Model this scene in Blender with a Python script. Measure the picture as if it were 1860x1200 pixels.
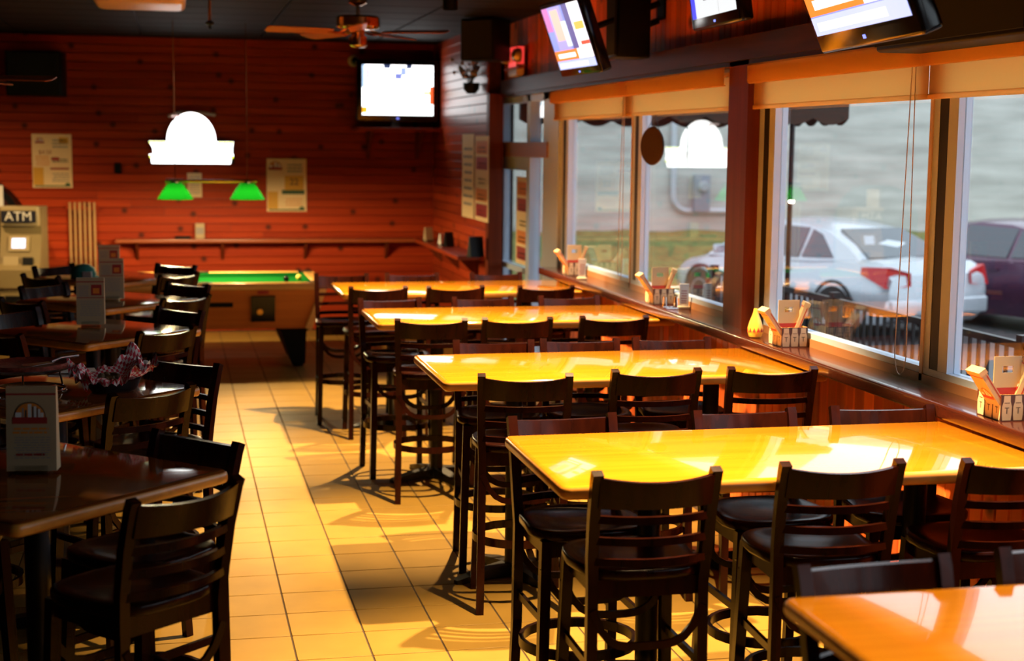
import bpy, bmesh, math, random
from mathutils import Vector, Matrix
random.seed(7)
PI = math.pi
S = bpy.context.scene
COL = S.collection
for o in list(bpy.data.objects):
    bpy.data.objects.remove(o)

# ------------------------------------------------------------------ camera
FPX, YAW, PITCH, ROLL, CH = 2697.7, 0.22306, 0.12362, 0.01075, 2.056
def _basis():
    cy, sy, cp, sp = math.cos(YAW), math.sin(YAW), math.cos(PITCH), math.sin(PITCH)
    F = Vector((sy*cp, cy*cp, -sp)); R = Vector((cy, -sy, 0)); U = R.cross(F)
    cr, sr = math.cos(ROLL), math.sin(ROLL)
    return F, R*cr + U*sr, U*cr - R*sr
CF, CR, CU = _basis()
cam = bpy.data.cameras.new('camera')
cam.sensor_width = 36.0
cam.lens = FPX/1860*36
cam.clip_start = 0.05; cam.clip_end = 300
cam.dof.use_dof = True; cam.dof.focus_distance = 6.0; cam.dof.aperture_fstop = 2.4
camo = bpy.data.objects.new('camera', cam); COL.objects.link(camo)
Mc = Matrix((CR, CU, -CF)).transposed().to_4x4(); Mc.translation = (0, 0, CH)
camo.matrix_world = Mc
S.camera = camo
def ray(x, y): return CF + CR*((x-930)/FPX) - CU*((y-600)/FPX)
def atz(x, y, z): d = ray(x, y); return Vector((0, 0, CH)) + d*((z-CH)/d.z)
def atx(x, y, X): d = ray(x, y); return Vector((0, 0, CH)) + d*(X/d.x)
def aty(x, y, Y): d = ray(x, y); return Vector((0, 0, CH)) + d*(Y/d.y)
def prj(P):
    d = Vector(P)-Vector((0, 0, CH)); z = d.dot(CF)
    return 930+FPX*d.dot(CR)/z, 600-FPX*d.dot(CU)/z, z

# ------------------------------------------------------------------ world, exposure
W = bpy.data.worlds.new('overcast_sky'); S.world = W; W.use_nodes = True
bg = W.node_tree.nodes['Background']
bg.inputs[0].default_value = (0.80, 0.90, 1.0, 1); bg.inputs[1].default_value = 2.3
S.view_settings.view_transform = 'Standard'; S.view_settings.look = 'None'
S.view_settings.gamma = 1.0; S.view_settings.use_curve_mapping = False
S.view_settings.exposure = 0.0
WARM = (1.0, 0.66, 0.30)

# ------------------------------------------------------------------ materials
MATS = {}
def nodes(name):
    m = bpy.data.materials.new(name); m.use_nodes = True
    nt = m.node_tree; b = nt.nodes['Principled BSDF']
    return m, nt, b
def mat(name, col, rough=0.5, metal=0.0, spec=0.5, var=0.0, scale=8.0, bump=0.0, coat=0.0, emit=None, es=0.0):
    if name in MATS: return MATS[name]
    m, nt, b = nodes(name)
    b.inputs['Base Color'].default_value = (*col, 1); b.inputs['Roughness'].default_value = rough
    b.inputs['Metallic'].default_value = metal; b.inputs['Specular IOR Level'].default_value = spec
    b.inputs['Coat Weight'].default_value = coat
    if coat: b.inputs['Coat Roughness'].default_value = 0.08
    if emit: b.inputs['Emission Color'].default_value = (*emit, 1); b.inputs['Emission Strength'].default_value = es
    if var or bump:
        g = nt.nodes.new('ShaderNodeNewGeometry'); n = nt.nodes.new('ShaderNodeTexNoise')
        n.inputs['Scale'].default_value = scale; n.inputs['Detail'].default_value = 4
        nt.links.new(g.outputs['Position'], n.inputs['Vector'])
        if var:
            r = nt.nodes.new('ShaderNodeMapRange'); r.inputs[1].default_value = .25; r.inputs[2].default_value = .75
            r.inputs[3].default_value = 1-var; r.inputs[4].default_value = 1+var
            mx = nt.nodes.new('ShaderNodeMix'); mx.data_type = 'RGBA'; mx.blend_type = 'MULTIPLY'; mx.inputs[0].default_value = 1
            mx.inputs[6].default_value = (*col, 1)
            nt.links.new(n.outputs[0], r.inputs[0]); nt.links.new(r.outputs[0], mx.inputs[7]); nt.links.new(mx.outputs[2], b.inputs['Base Color'])
        if bump:
            bp = nt.nodes.new('ShaderNodeBump'); bp.inputs['Strength'].default_value = bump; bp.inputs['Distance'].default_value = .01
            nt.links.new(n.outputs[0], bp.inputs['Height']); nt.links.new(bp.outputs[0], b.inputs['Normal'])
    MATS[name] = m; return m
def emis(name, col, s):
    if name in MATS: return MATS[name]
    m, nt, b = nodes(name)
    b.inputs['Base Color'].default_value = (0.01, 0.01, 0.01, 1); b.inputs['Roughness'].default_value = .3
    b.inputs['Emission Color'].default_value = (*col, 1); b.inputs['Emission Strength'].default_value = s
    MATS[name] = m; return m
def wood(name, c1, c2, axis='x', rough=0.4, grain=14.0, stretch=0.06, knots=0.0, coat=0.0, pervar=0.0, spec=0.5, knotcol=(0.03, 0.008, 0.004)):
    """grain runs along axis; knots>0 scatters dark knots in the two in-plane axes (x or y with z)."""
    if name in MATS: return MATS[name]
    m, nt, b = nodes(name); L = nt.links
    g = nt.nodes.new('ShaderNodeNewGeometry'); oi = nt.nodes.new('ShaderNodeObjectInfo')
    off = nt.nodes.new('ShaderNodeVectorMath'); off.operation = 'SCALE'; off.inputs[0].default_value = (7.3, 11.1, 5.7)
    L.new(oi.outputs['Random'], off.inputs['Scale'])
    ad = nt.nodes.new('ShaderNodeVectorMath'); ad.operation = 'ADD'; L.new(g.outputs['Position'], ad.inputs[0]); L.new(off.outputs[0], ad.inputs[1])
    sc = nt.nodes.new('ShaderNodeVectorMath'); sc.operation = 'MULTIPLY'
    sc.inputs[1].default_value = {'x': (stretch, 1, 1), 'y': (1, stretch, 1), 'z': (1, 1, stretch)}[axis]
    L.new(ad.outputs[0], sc.inputs[0])
    n = nt.nodes.new('ShaderNodeTexNoise'); n.inputs['Scale'].default_value = grain; n.inputs['Detail'].default_value = 5; n.inputs['Distortion'].default_value = .6
    L.new(sc.outputs[0], n.inputs['Vector'])
    rp = nt.nodes.new('ShaderNodeValToRGB'); rp.color_ramp.elements[0].position = .32; rp.color_ramp.elements[1].position = .68
    rp.color_ramp.elements[0].color = (*c1, 1); rp.color_ramp.elements[1].color = (*c2, 1)
    L.new(n.outputs[0], rp.inputs[0]); out = rp.outputs[0]
    if pervar:
        r = nt.nodes.new('ShaderNodeMapRange'); r.inputs[3].default_value = 1-pervar; r.inputs[4].default_value = 1+pervar
        L.new(oi.outputs['Random'], r.inputs[0])
        mx = nt.nodes.new('ShaderNodeMix'); mx.data_type = 'RGBA'; mx.blend_type = 'MULTIPLY'; mx.inputs[0].default_value = 1
        L.new(out, mx.inputs[6]); L.new(r.outputs[0], mx.inputs[7]); out = mx.outputs[2]
    if knots:
        sp = nt.nodes.new('ShaderNodeSeparateXYZ'); L.new(g.outputs['Position'], sp.inputs[0])
        ax = nt.nodes.new('ShaderNodeMath'); ax.operation = 'ADD'; L.new(sp.outputs[0], ax.inputs[0]); L.new(sp.outputs[1], ax.inputs[1])
        cb = nt.nodes.new('ShaderNodeCombineXYZ'); L.new(ax.outputs[0], cb.inputs[0]); L.new(sp.outputs[2], cb.inputs[1])
        vo = nt.nodes.new('ShaderNodeTexVoronoi'); vo.voronoi_dimensions = '2D'; vo.inputs['Scale'].default_value = knots
        L.new(cb.outputs[0], vo.inputs['Vector'])
        r2 = nt.nodes.new('ShaderNodeMapRange'); r2.inputs[1].default_value = .03; r2.inputs[2].default_value = .11; r2.inputs[3].default_value = .85; r2.inputs[4].default_value = 0
        L.new(vo.outputs['Distance'], r2.inputs[0])
        mk = nt.nodes.new('ShaderNodeMix'); mk.data_type = 'RGBA'; L.new(r2.outputs[0], mk.inputs[0]); L.new(out, mk.inputs[6]); mk.inputs[7].default_value = (*knotcol, 1)
        out = mk.outputs[2]
    L.new(out, b.inputs['Base Color'])
    b.inputs['Roughness'].default_value = rough; b.inputs['Specular IOR Level'].default_value = spec
    b.inputs['Coat Weight'].default_value = coat; b.inputs['Coat Roughness'].default_value = .03
    bp = nt.nodes.new('ShaderNodeBump'); bp.inputs['Strength'].default_value = .04; bp.inputs['Distance'].default_value = .004
    L.new(n.outputs[0], bp.inputs['Height']); L.new(bp.outputs[0], b.inputs['Normal'])
    MATS[name] = m; return m

CEDAR_X = wood('cedar_horizontal', (.30, .024, .0035), (.47, .050, .007), 'x', .6, 9, .05, knots=2.4, pervar=.10, spec=.15)
CEDAR_Y = wood('cedar_side', (.30, .030, .006), (.46, .058, .011), 'y', .36, 9, .05, knots=2.6, pervar=.22)
CEDAR_Z = wood('cedar_vertical', (.66, .095, .014), (.86, .18, .03), 'z', .55, 11, .05, knots=2.2, pervar=.4)
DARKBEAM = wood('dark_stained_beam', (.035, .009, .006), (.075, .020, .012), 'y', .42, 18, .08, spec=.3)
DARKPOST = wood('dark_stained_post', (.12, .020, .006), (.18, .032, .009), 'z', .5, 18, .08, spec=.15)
OAK = wood('honey_oak_lacquer', (.60, .215, .009), (.72, .275, .014), 'x', .09, 26, .035, coat=1.0, spec=.3)
OAK_DARK = wood('oak_dark_top', (.15, .036, .005), (.23, .06, .008), 'x', .08, 26, .035, coat=.15, spec=.2)  # darker copy of the oak for the square tabletops
OAK_EDGE = wood('honey_oak_edge', (.46, .18, .025), (.60, .26, .04), 'x', .3, 26, .05)
CHAIRWOOD = wood('mahogany_stain', (.008, .0014, .0008), (.019, .0032, .0014), 'z', .26, 22, .1, coat=.05, spec=.14)
BLACK = mat('black_paint', (.004, .004, .0045), .5, spec=.15)
BLACKGLOSS = mat('black_gloss_plastic', (.006, .006, .008), .12)
IRON = mat('black_iron', (.008, .008, .009), .4, .2)
TILE = mat('beige_tile', (.255, .150, .030), .45, spec=.12, var=.10, scale=5, bump=.03)
GROUT = mat('dark_grout', (.045, .025, .012), .9, var=.2, scale=20)
ALU = mat('white_aluminium', (.48, .57, .72), .4)
CREAM = mat('cream_frame', (.60, .45, .34), .45)
GASKET = mat('black_gasket', (.008, .008, .009), .6)
BLIND = bpy.data.materials.new('ochre_roller_fabric'); BLIND.use_nodes = True
_n = BLIND.node_tree; _b = _n.nodes['Principled BSDF']; _b.inputs['Base Color'].default_value = (.72, .46, .18, 1); _b.inputs['Roughness'].default_value = .85; _b.inputs['Specular IOR Level'].default_value = .1
_t = _n.nodes.new('ShaderNodeBsdfTranslucent'); _t.inputs[0].default_value = (.97, .70, .34, 1); _m = _n.nodes.new('ShaderNodeMixShader'); _m.inputs[0].default_value = .72
_n.links.new(_b.outputs[0], _m.inputs[1]); _n.links.new(_t.outputs[0], _m.inputs[2]); _n.links.new(_m.outputs[0], _n.nodes['Material Output'].inputs[0])
PAPER = mat('off_white_card', (.47, .33, .18), .6)
WHITE = mat('white_paper', (.75, .72, .68), .6)
RED = mat('print_red', (.36, .02, .015), .6)
ORANGE = mat('print_orange', (.75, .22, .02), .6)
YELLOW = mat('print_yellow', (.72, .36, .03), .6)
INK = mat('print_ink', (.05, .035, .03), .6)
GREY = mat('print_grey', (.30, .25, .22), .6)
GREENINK = mat('print_green', (.05, .10, .04), .6)
BRASS = mat('polished_brass', (.86, .52, .20), .16, 1.0)
STEEL = mat('brushed_steel', (.55, .55, .56), .28, 1.0)
CHROME = mat('chrome', (.75, .75, .75), .12, 1.0)

def glass_mat(name, tint, base=0.0):
    m = bpy.data.materials.new(name); m.use_nodes = True; nt = m.node_tree; nt.nodes.clear()
    o = nt.nodes.new('ShaderNodeOutputMaterial'); t = nt.nodes.new('ShaderNodeBsdfTransparent'); g = nt.nodes.new('ShaderNodeBsdfGlossy')
    t.inputs[0].default_value = (*tint, 1); g.inputs[0].default_value = (1, 1, 1, 1); g.inputs['Roughness'].default_value = 0.0
    ge = nt.nodes.new('ShaderNodeNewGeometry'); mi = nt.nodes.new('ShaderNodeMix'); mi.data_type = 'FLOAT'
    mi.inputs[2].default_value = 1.52; mi.inputs[3].default_value = 1/1.52
    fr = nt.nodes.new('ShaderNodeFresnel'); mx = nt.nodes.new('ShaderNodeMixShader')
    nt.links.new(ge.outputs['Backfacing'], mi.inputs[0]); nt.links.new(mi.outputs[0], fr.inputs['IOR'])
    nt.links.new(fr.outputs[0], mx.inputs[0]); nt.links.new(t.outputs[0], mx.inputs[1]); nt.links.new(g.outputs[0], mx.inputs[2])
    nt.links.new(mx.outputs[0], o.inputs[0]); MATS[name] = m; return m
GLASS = glass_mat('window_glass', (.97, .985, .98))
ACRYL = glass_mat('clear_acrylic', (.9, .92, .92))

# ------------------------------------------------------------------ mesh helpers
class MB:
    def __init__(s): s.v = []; s.f = []; s.m = []; s.uv = None
    def add(s, vs, fs, m=0, M=None):
        k = len(s.v)
        for p in vs:
            p = Vector(p); s.v.append(M @ p if M else p)
        for f in fs: s.f.append([k+i for i in f]); s.m.append(m)
        return s
    def box(s, x0, x1, y0, y1, z0, z1, m=0, M=None):
        v = [(x0, y0, z0), (x1, y0, z0), (x1, y1, z0), (x0, y1, z0), (x0, y0, z1), (x1, y0, z1), (x1, y1, z1), (x0, y1, z1)]
        return s.add(v, [(3, 2, 1, 0), (4, 5, 6, 7), (0, 1, 5, 4), (1, 2, 6, 5), (2, 3, 7, 6), (3, 0, 4, 7)], m, M)
    def quad(s, a, b, c, d, m=0, M=None): return s.add([a, b, c, d], [(0, 1, 2, 3)], m, M)
    def rings(s, rings, m=0, M=None, closed=True, cap0=True, cap1=True, loop=False):
        n = len(rings[0]); vs = [p for r in rings for p in r]; fs = []
        K = len(rings)
        for k in range(K if loop else K-1):
            a, b = k*n, ((k+1) % K)*n
            for i in range(n if closed else n-1):
                j = (i+1) % n; fs.append((a+i, a+j, b+j, b+i))
        if not loop:
            if cap0: fs.append(tuple(range(n-1, -1, -1)))
            if cap1: fs.append(tuple(range((K-1)*n, K*n)))
        return s.add(vs, fs, m, M)
    def slab(s, out, z0, z1, r=0.0, m=0, M=None, dish=0.0, seg=3):
        """convex outline (ccw) extruded z0..z1 with rounded edges"""
        n = len(out)
        def ins(d):
            res = []
            for i in range(n):
                p0, p1, p2 = Vector(out[i-1]), Vector(out[i]), Vector(out[(i+1) % n])
                e1 = (p1-p0).normalized(); e2 = (p2-p1).normalized()
                n1 = Vector((-e1.y, e1.x)); n2 = Vector((-e2.y, e2.x)); q = n1+n2
                k = max(q.length_squared, .5); res.append(p1 + q*(2*d/k))
            return res
        R = []
        if r <= 0: prof = [(0, z0), (0, z1)]
        else:
            a = [i*PI/2/seg for i in range(seg+1)]
            prof = [(r-r*math.sin(t), z0+r-r*math.cos(t)) for t in a] + [(r-r*math.cos(t), z1-r+r*math.sin(t)) for t in a]
        for d, z in prof: R.append([(p.x, p.y, z) for p in ins(d)])
        if dish:
            c = Vector((sum(p[0] for p in out)/n, sum(p[1] for p in out)/n))
            for k, dz in ((.86, 0), (.72, .5), (.45, .9), (.1, 1)):
                R.append([(c.x+(p.x-c.x)*k, c.y+(p.y-c.y)*k, z1-dish*dz) for p in ins(r)])
        return s.rings(R, m, M)
    def tube(s, path, r, n=8, m=0, M=None, loop=False, radii=None):
        P = [Vector(p) for p in path]; R = []
        K = len(P); up = None
        for i in range(K):
            if loop: t = (P[(i+1) % K]-P[i-1]).normalized()
            else: t = (P[min(i+1, K-1)]-P[max(i-1, 0)]).normalized()
            if up is None:
                up = Vector((0, 0, 1)) if abs(t.z) < .9 else Vector((0, 1, 0))
            a = t.cross(up).normalized(); b = a.cross(t).normalized(); up = b
            rr = radii[i] if radii else r
            R.append([P[i]+a*(rr*math.cos(2*PI*k/n))+b*(rr*math.sin(2*PI*k/n)) for k in range(n)])
        return s.rings(R, m, M, loop=loop)
    def sweep(s, path, w, h, m=0, M=None, loop=False, side=None):
        """rectangular bar: w across (horizontal side vector), h along up"""
        P = [Vector(p) for p in path]; R = []; K = len(P)
        for i in range(K):
            if loop: t = (P[(i+1) % K]-P[i-1]).normalized()
            else: t = (P[min(i+1, K-1)]-P[max(i-1, 0)]).normalized()
            if side: a = Vector(side); a = (a - t*a.dot(t)).normalized()
            else: a = t.cross(Vector((0, 0, 1))).normalized()
            b = a.cross(t).normalized()
            R.append([P[i]+a*w/2+b*h/2, P[i]-a*w/2+b*h/2, P[i]-a*w/2-b*h/2, P[i]+a*w/2-b*h/2])
        return s.rings(R, m, M, loop=loop)
    def lathe(s, prof, n=20, m=0, M=None, cap0=True, cap1=True):
        return s.rings([[(r*math.cos(2*PI*k/n), r*math.sin(2*PI*k/n), z) for k in range(n)] for r, z in prof], m, M, cap0=cap0, cap1=cap1)
    def prism(s, poly, axis, a0, a1, m=0, M=None):
        """polygon of 2D points; axis = extrusion axis; coords map to the other two axes in order"""
        def P(p, a): return {'x': (a, p[0], p[1]), 'y': (p[0], a, p[1]), 'z': (p[0], p[1], a)}[axis]
        return s.rings([[P(p, a0) for p in poly], [P(p, a1) for p in poly]], m, M)
    def mesh(s, name, mats, smooth=True, recalc=True):
        me = bpy.data.meshes.new(name); me.from_pydata([tuple(p) for p in s.v], [], s.f)
        if not isinstance(mats, (list, tuple)): mats = [mats]
        for m in mats: me.materials.append(m)
        me.polygons.foreach_set('material_index', s.m)
        if recalc:
            bm = bmesh.new(); bm.from_mesh(me); bmesh.ops.recalc_face_normals(bm, faces=bm.faces); bm.to_mesh(me); bm.free()
        if smooth:
            me.polygons.foreach_set('use_smooth', [True]*len(me.polygons)); me.set_sharp_from_angle(angle=math.radians(38))
        me.update(); return me
    def build(s, name, mats, parent=None, loc=None, rot=None, smooth=True, recalc=True):
        return link(name, s.mesh(name, mats, smooth, recalc), parent, loc, rot)
def link(name, me, parent=None, loc=None, rot=None, scale=None):
    o = bpy.data.objects.new(name, me); COL.objects.link(o)
    if parent: o.parent = parent
    if loc is not None: o.location = loc
    if rot is not None: o.rotation_euler = rot
    if scale is not None: o.scale = scale
    return o
def tag(o, label=None, cat=None, group=None, kind=None):
    if label: o['label'] = label
    if cat: o['category'] = cat
    if group: o['group'] = group
    if kind: o['kind'] = kind
    return o
def thing(name, label, cat, loc=(0, 0, 0), rz=0.0, group=None):
    o = bpy.data.objects.new(name, None); o.empty_display_size = .1; COL.objects.link(o)
    o.location = loc; o.rotation_euler = (0, 0, rz); return tag(o, label, cat, group)
def struct(name, mb, mats, parent=None, label=None):
    o = mb.build(name, mats, parent)
    if not parent: o['kind'] = 'structure'
    if label: o['label'] = label
    return o
def copy_tree(o, parent=None):
    c = o.copy(); COL.objects.link(c)
    if parent: c.parent = parent
    for ch in list(o.children): copy_tree(ch, c)
    return c
def rrect(w, d, r, n=4, cx=0, cy=0):
    out = []
    for (sx, sy, a0) in ((1, 1, 0), (-1, 1, PI/2), (-1, -1, PI), (1, -1, 3*PI/2)):
        for i in range(n+1):
            a = a0+i*PI/2/n; out.append((cx+sx*(w/2-r)+r*math.cos(a), cy+sy*(d/2-r)+r*math.sin(a)))
    return out
def frame_at(o, u, v):
    u = Vector(u).normalized(); v = Vector(v); v = (v-u*v.dot(u)).normalized(); n = u.cross(v)
    M = Matrix((u, v, n)).transposed().to_4x4(); M.translation = o; return M
def text_mesh(txt, size, name='lettering', extrude=0.001):
    c = bpy.data.curves.new(name, 'FONT'); c.body = txt; c.size = size; c.extrude = extrude; c.align_x = 'CENTER'; c.align_y = 'CENTER'; c.resolution_u = 3
    t = bpy.data.objects.new('tmp', c); COL.objects.link(t)
    bpy.context.view_layer.update()
    me = bpy.data.meshes.new_from_object(t.evaluated_get(bpy.context.evaluated_depsgraph_get()))
    bpy.data.objects.remove(t); me.name = name; return me
def lettering(txt, size, material, parent, M, extrude=.001, name='lettering'):
    me = text_mesh(txt, size, name, extrude); me.materials.clear(); me.materials.append(material)
    o = link(name, me, parent); o.matrix_local = M; return o

# ================================================================== THE ROOM
YB, XR, ZC, TT = 16.55, 3.0, 3.16, 1.02     # back wall, window wall, ceiling, table height
XL, YF = -4.6, -5.0

# floor: screed with single tiles
fl = MB().box(XL-.2, 3.3, YF-.2, YB+.2, -.15, -.004)
floor = struct('floor', fl, GROUT, label='beige square tile floor with dark grout lines')
ts, OX, OY = .305, .44516, 8.5372
tile_me = MB().slab(rrect(ts-.007, ts-.007, .004, 1), -.006, .0, .0015, seg=1).mesh('tile', TILE)
cand = []
i0, i1 = int((XL-OX)/ts)-1, int((3.02-OX)/ts)+1
j0, j1 = int((YF-OY)/ts)-1, int((YB-OY)/ts)+1
for i in range(i0, i1):
    for j in range(j0, j1):
        cx, cy = OX+(i+.5)*ts, OY+(j+.5)*ts
        if cx < XL or cx > 3.02 or cy < YF or cy > YB: continue
        area = 0
        if cy > 1.5:
            x, y, z = prj((cx, cy, 0))
            if -40 < x < 1900 and -40 < y < 1230:
                area = 1/(z**3)
                if -.3 < cx < 1.25: area *= 5
        cand.append((area, cx, cy))
cand.sort(reverse=True)
for a, cx, cy in cand[:300]: link('tile', tile_me, floor, (cx, cy, 0))
rest = MB()
for a, cx, cy in cand[300:]:
    h = (ts-.007)/2; rest.box(cx-h, cx+h, cy-h, cy+h, -.006, 0)
tag(rest.build('tile_field', TILE, floor), kind='stuff')

# back wall of horizontal cedar boards
PH = .0905
bw = struct('wall_back', MB().box(XL, 3.1, YB+.018, YB+.2, 0, ZC+.1), DARKBEAM, label='knotty red cedar wall of horizontal boards')
def board_mesh(axis, h):
    b = .006
    if axis == 'x': return MB().prism([(0, .002), (-.018+b, .002), (-.018, b), (-.018, h-b), (-.018+b, h-.002), (0, h-.002)], 'x', 0, 1)
    return MB().prism([(0, .002), (-.018+b, .002), (-.018, b), (-.018, h-b), (-.018+b, h-.002), (0, h-.002)], 'x', 0, 1)
bmx = board_mesh('x', PH).mesh('board', CEDAR_X, smooth=False)
bmy = board_mesh('x', PH).mesh('board_side', CEDAR_Y, smooth=False)
nrow = int(ZC/PH)+1
for k in range(nrow):
    z = k*PH
    j = XL + 2.2 + ((k*37) % 41)/41*3.6
    for a, b in ((XL, j-.0015), (j+.0015, 2.835)):
        link('board', bmx, bw, (a, YB+.018, z), None, (b-a, 1, 1))
# side wall beside the door (same boards)
sw = struct('wall_right_end', MB().box(2.848, 2.96, 13.62, YB+.02, 0, ZC+.1), DARKBEAM, label='short knotty cedar side wall in the far corner')
for k in range(nrow):
    link('board', bmy, sw, (2.848, 13.62, k*PH), (0, 0, PI/2), (YB-13.62, -1, 1))
struct('trim_1', MB().box(2.825, 2.96, 13.50, 13.62, 0, 2.53), DARKPOST, label='dark post at the door end of the cedar side wall')
# other walls, mostly out of view
struct('wall_left', MB().box(XL-.2, XL, YF, YB+.2, 0, ZC+.1), DARKBEAM)
struct('wall_front', MB().box(XL-.2, 3.3, YF-.2, YF, 0, ZC+.1), DARKBEAM)
# ceiling of dark lay-in panels
ceil = struct('ceiling', MB().box(XL-.2, 3.25, YF-.2, YB+.2, ZC+.02, ZC+.2), BLACK, label='dark brown panelled ceiling')
CEILM = mat('dark_ceiling_panel', (.010, .0072, .005), .7, spec=.12, var=.25, scale=3)
cpm = MB().slab([(0.01, .01), (1.21, .01), (1.21, .60), (.01, .60)], ZC, ZC+.02, .004, seg=1).mesh('ceiling_panel', CEILM)
for i in range(7):
    for j in range(36):
        x, y = XL+i*1.22-.6, YF+j*.61
        if x < 2.9 and y+.6 < YB: link('ceiling_panel', cpm, ceil, (x, y, 0))

# window wall: low wall, header, boards
POST = [(7.46, 7.74), (3.42, 3.66), (-.6, -.36)]
wr = struct('wall_right', MB().box(XR+.02, XR+.16, YF, -.6, 1.06, 2.56).box(XR+.02, XR+.16, YF, 11.62, 0, 1.06).box(XR+.02, XR+.16, YF, YB+.2, 2.56, ZC+.1).box(2.962, XR+.16, 13.95, YB+.2, 0, 2.56), DARKBEAM, label='window wall clad with upright cedar boards')
vb = .094
def vboard(h): return MB().prism([(.002, 0), (.002, -.012), (.008, -.018), (vb-.008, -.018), (vb-.002, -.012), (vb-.002, 0)], 'z', 0, h)
low = vboard(1.0).mesh('board_low', CEDAR_Z, smooth=False); up = vboard(ZC-2.6).mesh('board_high', CEDAR_Z, smooth=False)
y = 1.0
while y < 11.55:
    link('board', low, wr, (XR+.02, y, .03), (0, 0, PI/2), (1, -1, 1)); y += vb
y = 1.0
while y < 13.6:
    link('board', up, wr, (XR+.02, y, 2.6), (0, 0, PI/2), (1, -1, 1)); y += vb
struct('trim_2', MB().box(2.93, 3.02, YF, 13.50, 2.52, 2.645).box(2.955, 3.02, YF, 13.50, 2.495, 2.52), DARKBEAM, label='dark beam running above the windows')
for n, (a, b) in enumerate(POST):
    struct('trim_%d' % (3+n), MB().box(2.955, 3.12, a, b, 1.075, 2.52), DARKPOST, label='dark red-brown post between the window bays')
sill = struct('trim_6', MB().slab([(2.85, YF), (3.06, YF), (3.06, 11.62), (2.85, 11.62)], 1.03, 1.09, .012), wood('sill_mahogany', (.032, .007, .004), (.06, .013, .006), 'y', .22, 16, .06, coat=.5), label='dark polished window sill shelf')

# windows
def window(n, y0, y1, label):
    z0, z1 = 1.13, 2.50
    f = MB()
    f.box(3.03, 3.10, y0, y1, 1.09, z0, 1)                       # wooden bottom strip
    f.box(3.035, 3.10, y0, y1, z0, z0+.028); f.box(3.035, 3.10, y0, y1, z1-.03, z1+.06)
    f.box(3.026, 3.10, y1-.06, y1, z0, z1); f.box(3.035, 3.10, y0, y0+.05, z0, z1)
    w = struct('window_%d' % n, f, [ALU, mat('tan_wood_strip', (.40, .17, .07), .5)], label=label)
    ym = (y0+y1)/2-.05
    MB().box(3.03, 3.10, ym+.10, ym+.125, 1.10, z1).build('mullion_edge', CREAM, w)
    MB().box(3.036, 3.10, ym+.055, ym+.10, z0, z1).build('mullion', ALU, w)
    MB().box(3.038, 3.095, ym-.015, ym+.055, z0, z1).build('gasket', GASKET, w)
    MB().box(3.038, 3.10, ym-.09, ym-.015, z0, z1).build('mullion', ALU, w)
    MB().box(3.028, 3.095, y1-.125, y1-.06, z0, z1).build('gasket', GASKET, w)
    MB().box(3.03, 3.10, y1-.20, y1-.125, z0, z1).build('stile', ALU, w)
    for a, b in ((y0+.05, ym-.09), (ym+.125, y1-.20)):
        MB().box(3.066, 3.072, a, b, z0+.028, z1-.03).build('pane', GLASS, w, smooth=False)
window(1, 7.74, 11.62, 'far two-pane window bay beside the glass door')
window(2, 3.66, 7.46, 'near two-pane window bay with white frame')
window(3, -.36, 3.42, 'window bay beside the camera')

# glass door with sidelight and transom
d = MB()
d.box(3.0, 3.10, 13.82, 13.95, 0, 2.5).box(3.0, 3.10, 12.60, 12.72, 0, 2.5).box(3.0, 3.10, 11.62, 12.12, 0, 2.5)
d.box(3.0, 3.10, 11.62, 13.95, 2.44, 2.52).box(3.0, 3.10, 12.1, 12.62, 0, .12)
door = struct('door_1', d, ALU, label='white framed glass door with sidelight in the far corner')
MB().box(2.985, 3.10, 11.95, 13.95, 1.96, 2.09).build('transom_rail', mat('transom_wood', (.34, .15, .07), .4), door)
lf = MB()
lf.box(3.02, 3.07, 13.72, 13.82, .02, 1.96).box(3.02, 3.07, 12.72, 12.82, .02, 1.96).box(3.02, 3.07, 12.82, 13.72, 1.84, 1.96).box(3.02, 3.07, 12.82, 13.72, .02, .24)
leaf = lf.build('door_leaf', ALU, door)
MB().box(2.99, 3.02, 12.80, 13.74, .93, .98).build('push_bar', ALU, leaf)
MB().box(3.043, 3.049, 12.82, 13.72, .24, 1.84).build('pane', GLASS, leaf, smooth=False)
for (a, b, z0, z1) in ((12.12, 12.60, .12, 1.96), (12.72, 13.82, 2.09, 2.44), (12.12, 12.60, 2.09, 2.44)):
    MB().box(3.043, 3.049, a, b, z0, z1).build('pane', GLASS, door, smooth=False)

# roller blinds
def blind(y0, y1, label):
    t = thing('roller_blind', label, 'blind', (2.985, (y0+y1)/2, 2.26), 0, 'roller blinds over the windows')
    h = (y1-y0)/2
    c = MB(); c.prism([(-.040, .132), (-.050, .136), (-.054, .15), (-.054, .225), (-.045, .235), (.010, .235), (.010, .233), (-.044, .233), (-.052, .224), (-.052, .151), (-.049, .139), (-.040, .135)], 'y', -h, h); c.build('valance', BLIND, t)
    MB().tube([(-.015, -h+.02, .195), (-.015, h-.02, .195)], .013, 10).build('roller_tube', BLIND, t)
    MB().box(-.0125, -.0115, -h+.001, h-.001, .018, .185).build('fabric', BLIND, t)
    MB().slab([(-.018, -h+.001), (-.002, -h+.001), (-.002, h-.001), (-.018, h-.001)], 0, .022, .004).build('hem_bar', BLIND, t)
    return t
blind(9.572, 11.66, 'ochre roller blind nearest the glass door')
blind(7.76, 9.568, 'ochre roller blind on the door side of the dark window post')
blind(5.552, 7.42, 'ochre roller blind on the camera side of the dark window post')
blind(3.68, 5.548, 'ochre roller blind at the right edge of the view')
def cord(pts, label, col=CREAM, r=.0025):
    tag(MB().tube(pts, r, 6).build('blind_cord', col), label, 'cord', 'blind cords')
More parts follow.
